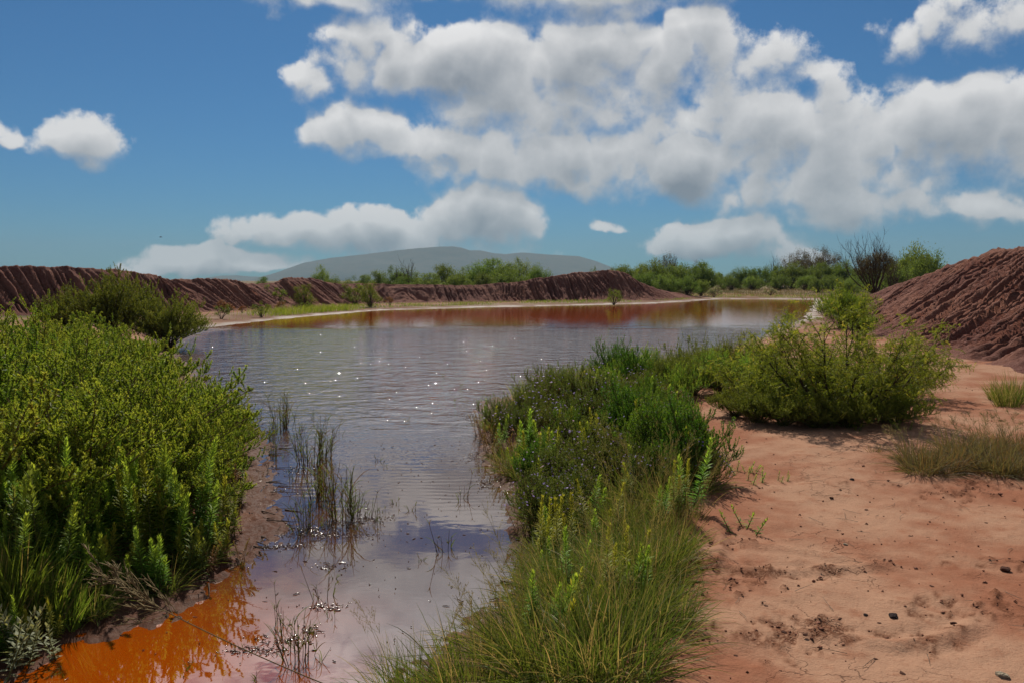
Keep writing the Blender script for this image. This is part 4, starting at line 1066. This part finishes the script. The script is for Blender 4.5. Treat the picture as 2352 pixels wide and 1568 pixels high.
# ---- dark shrub below the left bank, small bushes on the bank
TD = feathery(540, 1.6, 1.75, 130, 16, 40, .06, .019, (.15, .4), 'plume_dark', 'bark', .15, .5)
for x, y, s, lab in [(-11.3, 22.6, .98, 'large dark olive shrub below the left bank'), (-9.6, 22.2, .78, 'right half of the dark olive shrub pair below the left bank'), (-12.9, 23.2, .72, 'dark olive shrub at the left end below the left bank')]:
    thing('olive_shrub', TD, drop(x, y), scale=(s * 1.05, s * .9, s), cat='shrub', label=lab)
SB = [far_tree(550 + i, .8, 1.15, 34, 90, .09, .03, 'plume_dark') for i in range(2)]
for px, py, s, k, lab in [(635, 706, 1.1, 0, 'leftmost green bush growing on the left bank slope'), (700, 705, 1.05, 1, 'second green bush on the left bank slope'), (815, 700, 1.3, 0, 'tall bush on the bank beside the bright grass'), (850, 705, 1.15, 1, 'lower bush beside the tall bush on the bank'),
                          (1410, 700, .8, 1, 'lone pale tussock in front of the far bank')]:
    thing('bank_bush', SB[k], put(px, py), scale=s, cat='bush', label=lab, group='bushes on the far bank')

SW = [far_tree(580 + i, .35, .55, 14, 60, .06, .02, ('weed_red', 'plume_dark')[i], low=.25) for i in range(2)]
rs = np.random.default_rng(930)
for q in range(26):
    p = put(rs.uniform(500, 900), rs.uniform(702, 742))
    if onland(p) < 1.0: continue
    thing('shore_weed', SW[q % 2], p, scale=rs.uniform(.6, 1.3), cat='weed', group='small dull weeds on the far left shore', order='{o} from the left of the small dull weeds on the far left shore')
# ---- trees beyond the banks
FT = [far_tree(600 + i, 1.9, 3.0, 80, 120, .16, .055) for i in range(4)]
FB = [far_tree(610 + i, 2.3, 2.4, 80, 110, .16, .055) for i in range(3)]
def far_place(px, top, Y, nominal, proto, name, order, group, wide=1.0, cat='tree', mk=0):
    p = aty(px, HZ, Y); z = gz(p); h = ZC + (HZ - top - 4) / FO * Y - z
    s = h / nominal
    thing(name, proto, (p[0], p[1], z - .05), scale=(s * wide, s * wide, s), cat=cat, group=group, order=order)
for j, (px, top, Y, w) in enumerate([(605, 634, 78, .7), (655, 637, 76, .9), (740, 617, 82, .6), (770, 634, 80, .8), (835, 630, 80, .9), (868, 620, 84, .8), (905, 618, 82, .9), (945, 620, 84, .9), (985, 625, 80, 1.1), (1020, 606, 84, .9), (1060, 622, 80, .9), (1095, 605, 84, .9),
                                     (1130, 594, 86, .9), (1165, 602, 82, 1.0), (1200, 604, 84, .9), (1235, 611, 82, .8), (925, 633, 76, 1), (1110, 625, 76, 1), (1180, 622, 76, 1), (800, 640, 77, .8), (1290, 634, 84, .7), (1335, 634, 86, .6), (1365, 619, 90, .35)]):
    far_place(px, top, Y, 3.0, FT[j % 4], 'mesquite_tree', '{o} from the left of the mesquite trees behind the far bank', 'mesquite trees behind the far bank', w)
for j, (px, top, Y, w) in enumerate([(1420, 609, 96, .7), (1455, 607, 98, .9), (1500, 603, 100, .9), (1545, 606, 98, .9), (1590, 603, 100, 1.), (1620, 612, 102, .9), (1480, 624, 90, .9), (1535, 630, 88, .9), (1580, 635, 86, .9), (1610, 640, 88, .7),
                                     (1660, 626, 112, .9), (1700, 618, 114, .9), (1740, 612, 114, .9), (1780, 611, 116, .9), (1820, 608, 116, .9), (1860, 610, 116, .9), (1900, 604, 114, .9), (1940, 606, 112, .9), (1680, 634, 106, .9), (1730, 632, 106, 1),
                                     (1790, 630, 106, 1), (1850, 630, 106, 1), (1910, 630, 104, 1), (1960, 635, 98, 1.), (1975, 612, 110, .9), (2060, 600, 84, .8), (2100, 577, 80, .75), (2125, 580, 82, .6), (2080, 600, 78, .8), (2020, 625, 92, 1.1), (1950, 640, 84, .9), (1880, 636, 98, .9)]):
    far_place(px, top, Y, 2.4, FB[j % 3], 'mesquite_bush', '{o} from the left of the green bushes lining the right horizon', 'green bushes lining the right horizon', w * .85, 'bush')
DK = [far_tree(630 + i, 2.2, 3.2, 60, 110, .15, .05, 'dark_crown') for i in range(2)]
for j, (px, top, Y, w) in enumerate([(1538, 590, 112, .55), (1600, 602, 112, .6), (1830, 582, 140, .7), (1865, 577, 142, .7), (1895, 577, 140, .6)]):
    far_place(px, top, Y, 3.2, DK[j % 2], 'dark_tree', '{o} from the left of the dark brown-crowned trees on the right horizon', 'dark trees on the right horizon', w)
# bare tree with a dark inner crown
bt, lim = bare_tree(650, 2.1, 4.15, 18, (-.2, 0), .3)
rng = np.random.default_rng(651)
ncl, per = 120, 90
cc_ = np.stack([rng.uniform(-1.05, .95, ncl), rng.uniform(-.8, .8, ncl), 2.75 + rng.uniform(-.5, .75, ncl)], 1)
keep = ((cc_[:, 0] / 1.1) ** 2 + ((cc_[:, 2] - 2.75) / .8) ** 2) < 1; cc_ = cc_[keep]; ncl = len(cc_)
ii = np.repeat(np.arange(ncl), per); pp = cc_[ii] + rng.normal(0, .13, (ncl * per, 3))
mbl = MB(); leaves(mbl, pp, sphere(len(pp), rng), .09 * rng.uniform(.5, 1.2, len(pp)), .03, rng, colr(len(pp), rng))
pt = aty(2008, 660, 51); 
thing('bare_tree', [('trunk', bt, None), ('crown', mbl.mesh('crown', M['dark_crown']), 'stuff')], (pt[0], pt[1], gz(pt) - .05), rot=0, cat='tree', label='half bare tree with dark crown beside the right bank')
b2, _ = bare_tree(655, 1.4, 3.6, 9, (.2, 0), .2)
for px, Y, s, lab in [(1540, 104, 1.15, 'bare grey dead tree rising above the bushes behind the far bank'), (1775, 132, 1.3, 'bare trunks left of the dark trees on the right horizon'), (935, 80, .95, 'bare dead tree among mesquites behind the far bank'),
                      (2055, 62, .9, 'thin bare tree right of the half bare tree')]:
    p = aty(px, HZ, Y); thing('bare_tree', [('trunk', b2, None)], (p[0], p[1], gz(p) - .05), scale=s, cat='tree', label=lab)

# ---- tussocks on the far flat
SG = [far_tree(660 + i, .75, .75, 26, 80, .10, .03, 'sage', low=.3) for i in range(2)]
for j, (px, py, s) in enumerate([(1655, 672, 1.1), (1690, 675, 1.0), (1720, 669, 1.6), (1712, 676, 1.0), (1745, 675, 1.0), (1770, 678, .9), (1800, 672, 1.1), (1840, 676, 1.0), (1870, 668, 1.2), (1640, 682, .9), (1900, 674, 1.1), (1680, 665, 1.2), (1770, 665, 1.3), (1830, 664, 1.3), (1925, 668, 1.2)]):
    thing('sage_tussock', SG[j % 2], put(px, py), scale=s, cat='shrub', group='sage tussocks on the far flat', order='{o} from the left of the grey-green tussocks on the flat beyond the water')

# ---- grass that nobody could count
def grass_field(name, pts, L, w, mat_, label, seed, lean=.35, deadp=.1, k=4):
    rng = np.random.default_rng(seed); n = len(pts)
    z = ground_z(pts[:, 0], pts[:, 1]); b = np.stack([pts[:, 0], pts[:, 1], z - .02], 1)
    a = rng.uniform(0, 6.28, n); ln = np.abs(rng.normal(0, lean, n))
    d = np.stack([np.cos(a) * np.sin(ln), np.sin(a) * np.sin(ln), np.cos(ln)], 1)
    Lb = np.broadcast_to(L, n) * rng.uniform(.5, 1.15, n)
    e = b + d * Lb[:, None] + np.stack([np.cos(a), np.sin(a), np.full(n, -.5)], 1) * (Lb * .2)[:, None]
    pa = bezier(b, b + d * Lb[:, None] * .6, e, k); t = np.linspace(0, 1, k)
    mb = MB(); ribbons(mb, pa, (np.broadcast_to(w, n) * rng.uniform(.6, 1.3, n))[:, None] * (1 - t ** 2 * .9)[None], rng, colr(n, rng, rng.uniform(0, .6, n), (rng.uniform(0, 1, n) < deadp) * .8))
    o = link(name, mb.mesh(name, M[mat_]), kind='stuff'); o['label'] = label; o['category'] = 'grass'
def scatter(n, box, seed, dmin, dmax, dens=None):
    rng = np.random.default_rng(seed)
    p = np.stack([rng.uniform(box[0], box[1], n), rng.uniform(box[2], box[3], n)], 1)
    d = sdf(p[:, 0], p[:, 1]); k = (d > dmin) & (d < dmax)
    if dens is not None: k &= dens(p[:, 0], p[:, 1]) > rng.uniform(0, 1, n)
    return p[k]
p1 = scatter(120000, (-16, 40, 28, 96), 700, 1.6, 6.5, lambda x, y: sstep(fbm(x * .35, y * .35, 3, 71), -.16, .06) * sstep(y, 40, 55))
grass_field('shore_grass', p1[:16000], .24, .024, 'grass_lush', 'short yellow-green grass strip along the far shore', 701)
pb = [at(760, 716, .1), at(700, 722, .1), at(820, 712, .1)]
rng = np.random.default_rng(702)
p2 = np.concatenate([np.stack([rng.normal(q[0], 1.5, 1500), rng.normal(q[1], 1.1, 1500)], 1) for q in pb])
p2 = p2[sdf(p2[:, 0], p2[:, 1]) > .8]
grass_field('shore_grass', p2, .5, .018, 'grass_lush', 'bright green grass patch on the far left shore', 703, .2, .03)
p3 = scatter(26000, (10, 62, 66, 112), 704, 5, 60, lambda x, y: .3 + .7 * sstep(fbm(x * .2, y * .2, 3, 72), -.1, .1))
grass_field('meadow_grass', p3, .45, .03, 'grass_dry', 'pale olive grass on the flat beyond the pond', 705)
p4 = scatter(7000, (-20, -4, 16, 42), 706, .8, 7, lambda x, y: sstep(fbm(x * .5, y * .5, 3, 73), -.02, .2))
grass_field('shore_grass', p4, .2, .014, 'grass_lush', 'sparse low growth on the left shore flat', 707, deadp=.4)
p5 = scatter(30000, (0, 7, 6, 17), 708, .5, 2.6, lambda x, y: sstep(y, 9.0, 10.5) * (1 - sstep(y, 13.5, 16)) * .9)
grass_field('spit_grass', p5[:6000], .38, .007, 'grass', 'tangled grass on the far side of the spit', 709, .4, .12, 5)
p6 = scatter(16000, (-.6, 3.4, 3.6, 9.5), 710, .55, 1.7, lambda x, y: .6 * sstep(fbm(x * 1.5, y * 1.5, 3, 74), -.15, .1))
p6 = p6[(p6[:, 0] < .35 + .17 * p6[:, 1])]
grass_field('spit_grass', p6[:4500], .26, .0055, 'grass', 'grass between the weeds right of the inlet', 711, .45, .2, 5)

# ---- long dry seed stalk over the inlet
def stalk():
    rng = np.random.default_rng(720)
    b = np.array(put(930, 1640)); m1 = aty(560, 1490, 3.0); tp = aty(238, 1322, 3.1)
    P_ = bezier(b[None], (m1 * 2 - b * .5 - tp * .5)[None], tp[None], 22)
    P_ = P_ - b
    mb = MB(); tubes(mb, P_, np.linspace(.0026, .0018, 22)[None], 6, rng)
    ms = MB(); nb = 34; t = rng.uniform(.66, 1, nb); p, tn = along(P_, np.zeros(nb, int), t)
    d = norm(tn * .9 + sphere(nb, rng) * .75 + np.array([0, 0, .05])); L = rng.uniform(.08, .24, nb) * (1.7 - t)
    s_ = bezier(p, p + d * L[:, None] * .5, p + norm(d + tn * .4) * L[:, None], 5)
    tubes(ms, s_, np.linspace(.0014, .0008, 5)[None], 3, rng)
    n3 = nb * 9; j = np.repeat(np.arange(nb), 9); p, tq = along(s_, j, rng.uniform(.15, 1, n3)); d = norm(tq + sphere(n3, rng) * .5); L = rng.uniform(.015, .05, n3)
    s2 = bezier(p, p + d * L[:, None] * .5, p + d * L[:, None], 3); tubes(ms, s2, np.array([.0022, .0022, .0012])[None], 3, rng)
    thing('seed_stalk', [('stem', mb.mesh('stem', M['straw']), None), ('branchlets', ms.mesh('branchlets', M['straw']), 'stuff')], tuple(b), rot=0, cat='grass', label='long dry branching seed stalk leaning over the inlet at lower left')
stalk()

# ---- clods, stones, twigs on the dirt
def clod_mesh(seed, mat_):
    import bmesh
    rng = np.random.default_rng(seed); bm = bmesh.new(); bmesh.ops.create_icosphere(bm, subdivisions=2, radius=1)
    for v in bm.verts:
        c = np.array(v.co); q = 1 + .8 * float(fbm(np.array([c[0] * 1.3 + seed]), np.array([c[1] * 1.3 + c[2] * 1.7]), 3, seed)[0]) + rng.normal(0, .07)
        v.co = Vector((c[0] * q, c[1] * q * .8, c[2] * q * .55))
    me = bpy.data.meshes.new('clod'); bm.to_mesh(me); bm.free(); me.materials.append(mat_); return me
def rockmat(name, a, b):
    m_, T, out = mat(name); tc = T.new('ShaderNodeTexCoord'); n = T.noise(tc.outputs['Object'], 3.0, 5, .65)
    bs = pbsdf(T, T.mix(n, a, b), .9, .2); T.l.new(bump(T, n, .8, .2).outputs[0], bs.inputs['Normal']); T.l.new(bs.outputs[0], out.inputs[0]); return m_
M['clod'] = rockmat('clod_earth', (0.10, 0.04, 0.025), (0.22, 0.09, 0.055)); M['stone'] = rockmat('dark_stone', (0.03, 0.02, 0.02), (0.08, 0.05, 0.045)); M['pale'] = rockmat('pale_stone', (0.45, 0.36, 0.24), (0.6, 0.5, 0.36))
CL = [clod_mesh(800 + i, M['clod']) for i in range(5)]; ST = clod_mesh(810, M['stone']); PL = clod_mesh(811, M['pale'])
def rock(name, me, p, s, label=None, order=None, group=None, cat='clod'):
    o = bpy.data.objects.new(name, me); COL.objects.link(o); o.location = (p[0], p[1], p[2] + s * .15); o.scale = (s,) * 3; o.rotation_euler = (0, 0, rngp.uniform(0, 6.28)); o['category'] = cat
    if label: o['label'] = label
    if group: o['group'] = group
    if order: GROUPS.setdefault(order, []).append(o)
rock('stone', ST, put(2052, 1416), .026, 'dark angular stone on the pale cracked dirt', cat='stone')
rock('stone', ST, put(1988, 1412), .013, 'small flat dark stone left of the larger dark stone', cat='stone')
rock('stone', PL, put(2302, 1552), .026, 'pale cream stone at the bottom right corner', cat='stone')
rock('stone', PL, put(1942, 1250), .014, 'small pale stone on the open dirt', cat='stone')
rock('stone', ST, put(1957, 1101), .02, 'flat dark stone on the dirt below the mesquite shade', cat='stone')
rock('clod', CL[0], put(2310, 1308), .030, 'dark round clod near the right edge')
rng = np.random.default_rng(820)
big = [(1690, 1505), (2072, 1545), (1912, 1500), (2268, 940), (2330, 1150), (2265, 1200), (2300, 1215), (2240, 1220), (2200, 1110), (1800, 1450), (1850, 1455), (1930, 1420), (2020, 1430), (1740, 1360), (2230, 1290), (2180, 1290), (2190, 1430), (2240, 1440), (2140, 1345), (2090, 1230), (1990, 1170), (1880, 1040), (2110, 1160), (1760, 1390)]
for q in range(30):
    px, py = (big[q] if q < len(big) else (rng.uniform(1640, 2352), rng.uniform(1060, 1567)))
    p = put(px, py)
    if onland(p) < .9: continue
    rock('clod', CL[q % 5], (p[0], p[1], p[2] - .004), min(rng.gamma(3, .0026) + .004, .015), order='{o} from the left of the small earth clods on the red dirt', group='small earth clods on the red dirt')
def crumbs():
    rng = np.random.default_rng(830)
    n = 60000; p = np.stack([rng.uniform(.5, 9.5, n), rng.uniform(2.4, 12, n)], 1)
    d = sdf(p[:, 0], p[:, 1]); sm = soil_mask(p[:, 0], p[:, 1])
    dens = .012 + .04 * sstep(fbm(p[:, 0] * 1.2, p[:, 1] * 1.2, 3, 75), 0, .2) + .9 * sm
    p = p[(d > .5) & (rng.uniform(0, 1, n) < dens)]
    n = len(p); z = ground_z(p[:, 0], p[:, 1]); s = rng.gamma(2.0, .0022, n) + .0025
    tet = norm(np.array([[1, 1, .6], [1, -1, -.4], [-1, 1, -.4], [-1, -1, .6], [0, 0, 1.1]]))
    an = rng.uniform(0, 6.28, n); c, s_ = np.cos(an), np.sin(an)
    base = tet[None] * (s[:, None] * rng.uniform(.7, 1.4, (n, 5)))[..., None]
    v = np.stack([base[..., 0] * c[:, None] - base[..., 1] * s_[:, None], base[..., 0] * s_[:, None] + base[..., 1] * c[:, None], base[..., 2] * .8], -1) + np.stack([p[:, 0], p[:, 1], z + s * .2], -1)[:, None]
    f = np.array([[0, 1, 4], [1, 3, 4], [3, 2, 4], [2, 0, 4], [0, 3, 1], [0, 2, 3]]); f = (np.arange(n)[:, None, None] * 5 + f[None]).reshape(-1, 3)
    mb = MB(); mb.add(v, f)
    o = link('earth_crumbs', mb.mesh('earth_crumbs', M['clod']), kind='stuff'); o['label'] = 'fine dark crumbs of earth strewn over the dirt'; o['category'] = 'gravel'
    # twigs and straws
    n = 380; p = np.stack([rng.uniform(1, 8, n), rng.uniform(2.6, 11, n)], 1); p = p[sdf(p[:, 0], p[:, 1]) > .9]; n = len(p)
    z = ground_z(p[:, 0], p[:, 1]); b = np.stack([p[:, 0], p[:, 1], z + .006], 1); a = rng.uniform(0, 6.28, n); L = rng.uniform(.03, .16, n)
    e = b + np.stack([np.cos(a) * L, np.sin(a) * L, rng.uniform(0, .02, n)], 1); e[:, 2] = ground_z(e[:, 0], e[:, 1]) + rng.uniform(.004, .02, n)
    pa = bezier(b, (b + e) * .5 + rng.normal(0, .012, (n, 3)) * np.array([1, 1, .3]), e, 4)
    mb = MB(); tubes(mb, pa, np.array([.0016, .0014, .0012, .0008])[None], 3, rng)
    o = link('twig_litter', mb.mesh('twig_litter', M['twig']), kind='stuff'); o['label'] = 'thin dry twigs and straws lying on the dirt'; o['category'] = 'litter'
crumbs()
def shore_debris():
    rng = np.random.default_rng(840)
    pts = []
    for i in range(4, 13):
        a, b = POND[i], POND[i + 1]
        for q in range(7): pts.append(a + (b - a) * rng.uniform(0, 1) + rng.normal(0, .09, 2) + np.array([-.08, 0]))
    for i in range(38, 44):
        a, b = POND[i], POND[i + 1]
        for q in range(6): pts.append(a + (b - a) * rng.uniform(0, 1) + rng.normal(0, .08, 2) + np.array([.08, 0]))
    p = np.array(pts); n = len(p); z = np.maximum(ground_z(p[:, 0], p[:, 1]), 0)
    b = np.stack([p[:, 0], p[:, 1], z + .006], 1); a = rng.normal(-.4, .7, n); L = rng.uniform(.05, .24, n)
    e = b + np.stack([np.cos(a) * L, np.sin(a) * L, rng.uniform(0, .03, n)], 1); e[:, 2] = np.maximum(ground_z(e[:, 0], e[:, 1]), 0) + .008
    pa = bezier(b, (b + e) * .5 + rng.normal(0, .02, (n, 3)) * np.array([1, 1, .4]), e, 5)
    mb = MB(); tubes(mb, pa, np.linspace(.006, .002, 5)[None] * rng.uniform(.5, 1.3, (n, 1)), 4, rng)
    o = link('drift_litter', mb.mesh('drift_litter', M['bark']), kind='stuff'); o['label'] = 'dark wet stalks and drift lying along the muddy shore'; o['category'] = 'litter'
shore_debris()

def floating():
    rng = np.random.default_rng(850); P_ = []
    for px, py, sx, sy, n in [(740, 1228, .22, .05, 260), (700, 1215, .12, .04, 120), (800, 1200, .12, .05, 120), (650, 1255, .1, .03, 80), (755, 1300, .06, .05, 50), (745, 1395, .07, .03, 60), (655, 1470, .09, .03, 70), (710, 1445, .05, .04, 40), (625, 1130, .06, .05, 70),
                              (1100, 1050, .1, .15, 150), (1130, 1110, .08, .12, 110), (600, 1490, .1, .03, 60), (560, 1498, .08, .02, 50), (850, 1190, .12, .06, 70), (690, 1080, .12, .1, 90), (1090, 955, .12, .14, 160)]:
        q = at(px, py, 0); P_.append(np.stack([rng.normal(q[0], sx, n), rng.normal(q[1], sy, n)], 1))
    P_.append(np.stack([rng.uniform(-2.4, .8, 500), rng.uniform(3.6, 9.5, 500)], 1))
    p = np.concatenate(P_); p = p[sdf(p[:, 0], p[:, 1]) < .05]; n = len(p)
    b = np.stack([p[:, 0], p[:, 1], np.full(n, .004)], 1); a = rng.uniform(0, 6.28, n); L = rng.gamma(2, .008, n)
    e = b + np.stack([np.cos(a) * L, np.sin(a) * L, rng.normal(0, .003, n)], 1)
    pa = bezier(b, (b + e) * .5 + rng.normal(0, .004, (n, 3)) * np.array([1, 1, .8]), e, 4)
    m_, T, out = mat('wet_litter'); bs = pbsdf(T, (.10, .05, .03), .16, .7); T.l.new(bs.outputs[0], out.inputs[0])
    mb = MB(); tubes(mb, pa, np.array([.0015, .0026, .0024, .0012])[None] * rng.uniform(.6, 1.5, (n, 1)), 5, rng)
    o = link('floating_litter', mb.mesh('floating_litter', m_, True), kind='stuff'); o['label'] = 'wet plant litter floating around the reeds'; o['category'] = 'litter'
floating()
# ---- radio masts on the mountain, bird
def mast(px, topy, boty, lab):
    D = 5990; b = aty(px, boty, D); h = (boty - topy) / FO * D
    rng = np.random.default_rng(1); mb = MB(); w = 1.6
    for q in range(3):
        an = q * 2.094; pth = np.array([[[math.cos(an) * w, math.sin(an) * w, -25], [math.cos(an) * w * .3, math.sin(an) * w * .3, h]]]); tubes(mb, pth, np.array([[.5, .3]]), 4, rng)
    me = mb.mesh('lattice_leg', barkmat('mast_steel', (.2, .2, .2), (.25, .25, .25)))
    mr = MB()
    for z in np.linspace(0, h, 9):
        f_ = w * (1 - .7 * z / h); t_ = np.arange(4) * 2.094; tubes(mr, np.stack([np.cos(t_) * f_, np.sin(t_) * f_, np.full(4, z)], 1)[None], .2, 3, rng)
    thing('radio_mast', [('lattice_leg', me, None), ('brace', mr.mesh('brace', me.materials[0]), None)], tuple(b), rot=0, cat='mast', label=lab)
mast(1009, 550, 566, 'taller thin radio mast on the mountain summit'); mast(848, 570, 583, 'shorter thin radio mast on the mountain shoulder')
def bird():
    p = aty(369, 545, 55.0); mb = MB(); rng = np.random.default_rng(2)
    tubes(mb, np.array([[[-.10, 0, 0], [-.05, 0, .005], [.02, 0, .005], [.08, 0, 0], [.11, 0, 0]]]), np.array([[.004, .022, .026, .016, .003]]), 8, rng)
    mw = MB()
    for s in (1, -1): mw.add([[-.01, s * .02, .01], [.05, s * .02, .01], [.04, s * .13, .035], [.0, s * .22, .02], [-.02, s * .12, .03]], np.array([[0, 1, 2, 3, 4]]))
    thing('bird', [('body', mb.mesh('body', M['bark'], True), None), ('wing', mw.mesh('wing', M['bark']), None)], tuple(p), rot=.3, cat='bird', label='tiny dark bird flying in the blue sky at left')
bird()

# ------------------------------------------------------------------ labels that tell look-alikes apart
for pat, objs in GROUPS.items():
    objs.sort(key=lambda o: screen(o.location)[0])
    n = len(objs)
    for i, o in enumerate(objs):
        o['label'] = pat.format(o=ordinal(i + 1)) if n > 1 else pat.replace('{o} from the left of the', 'one of the')
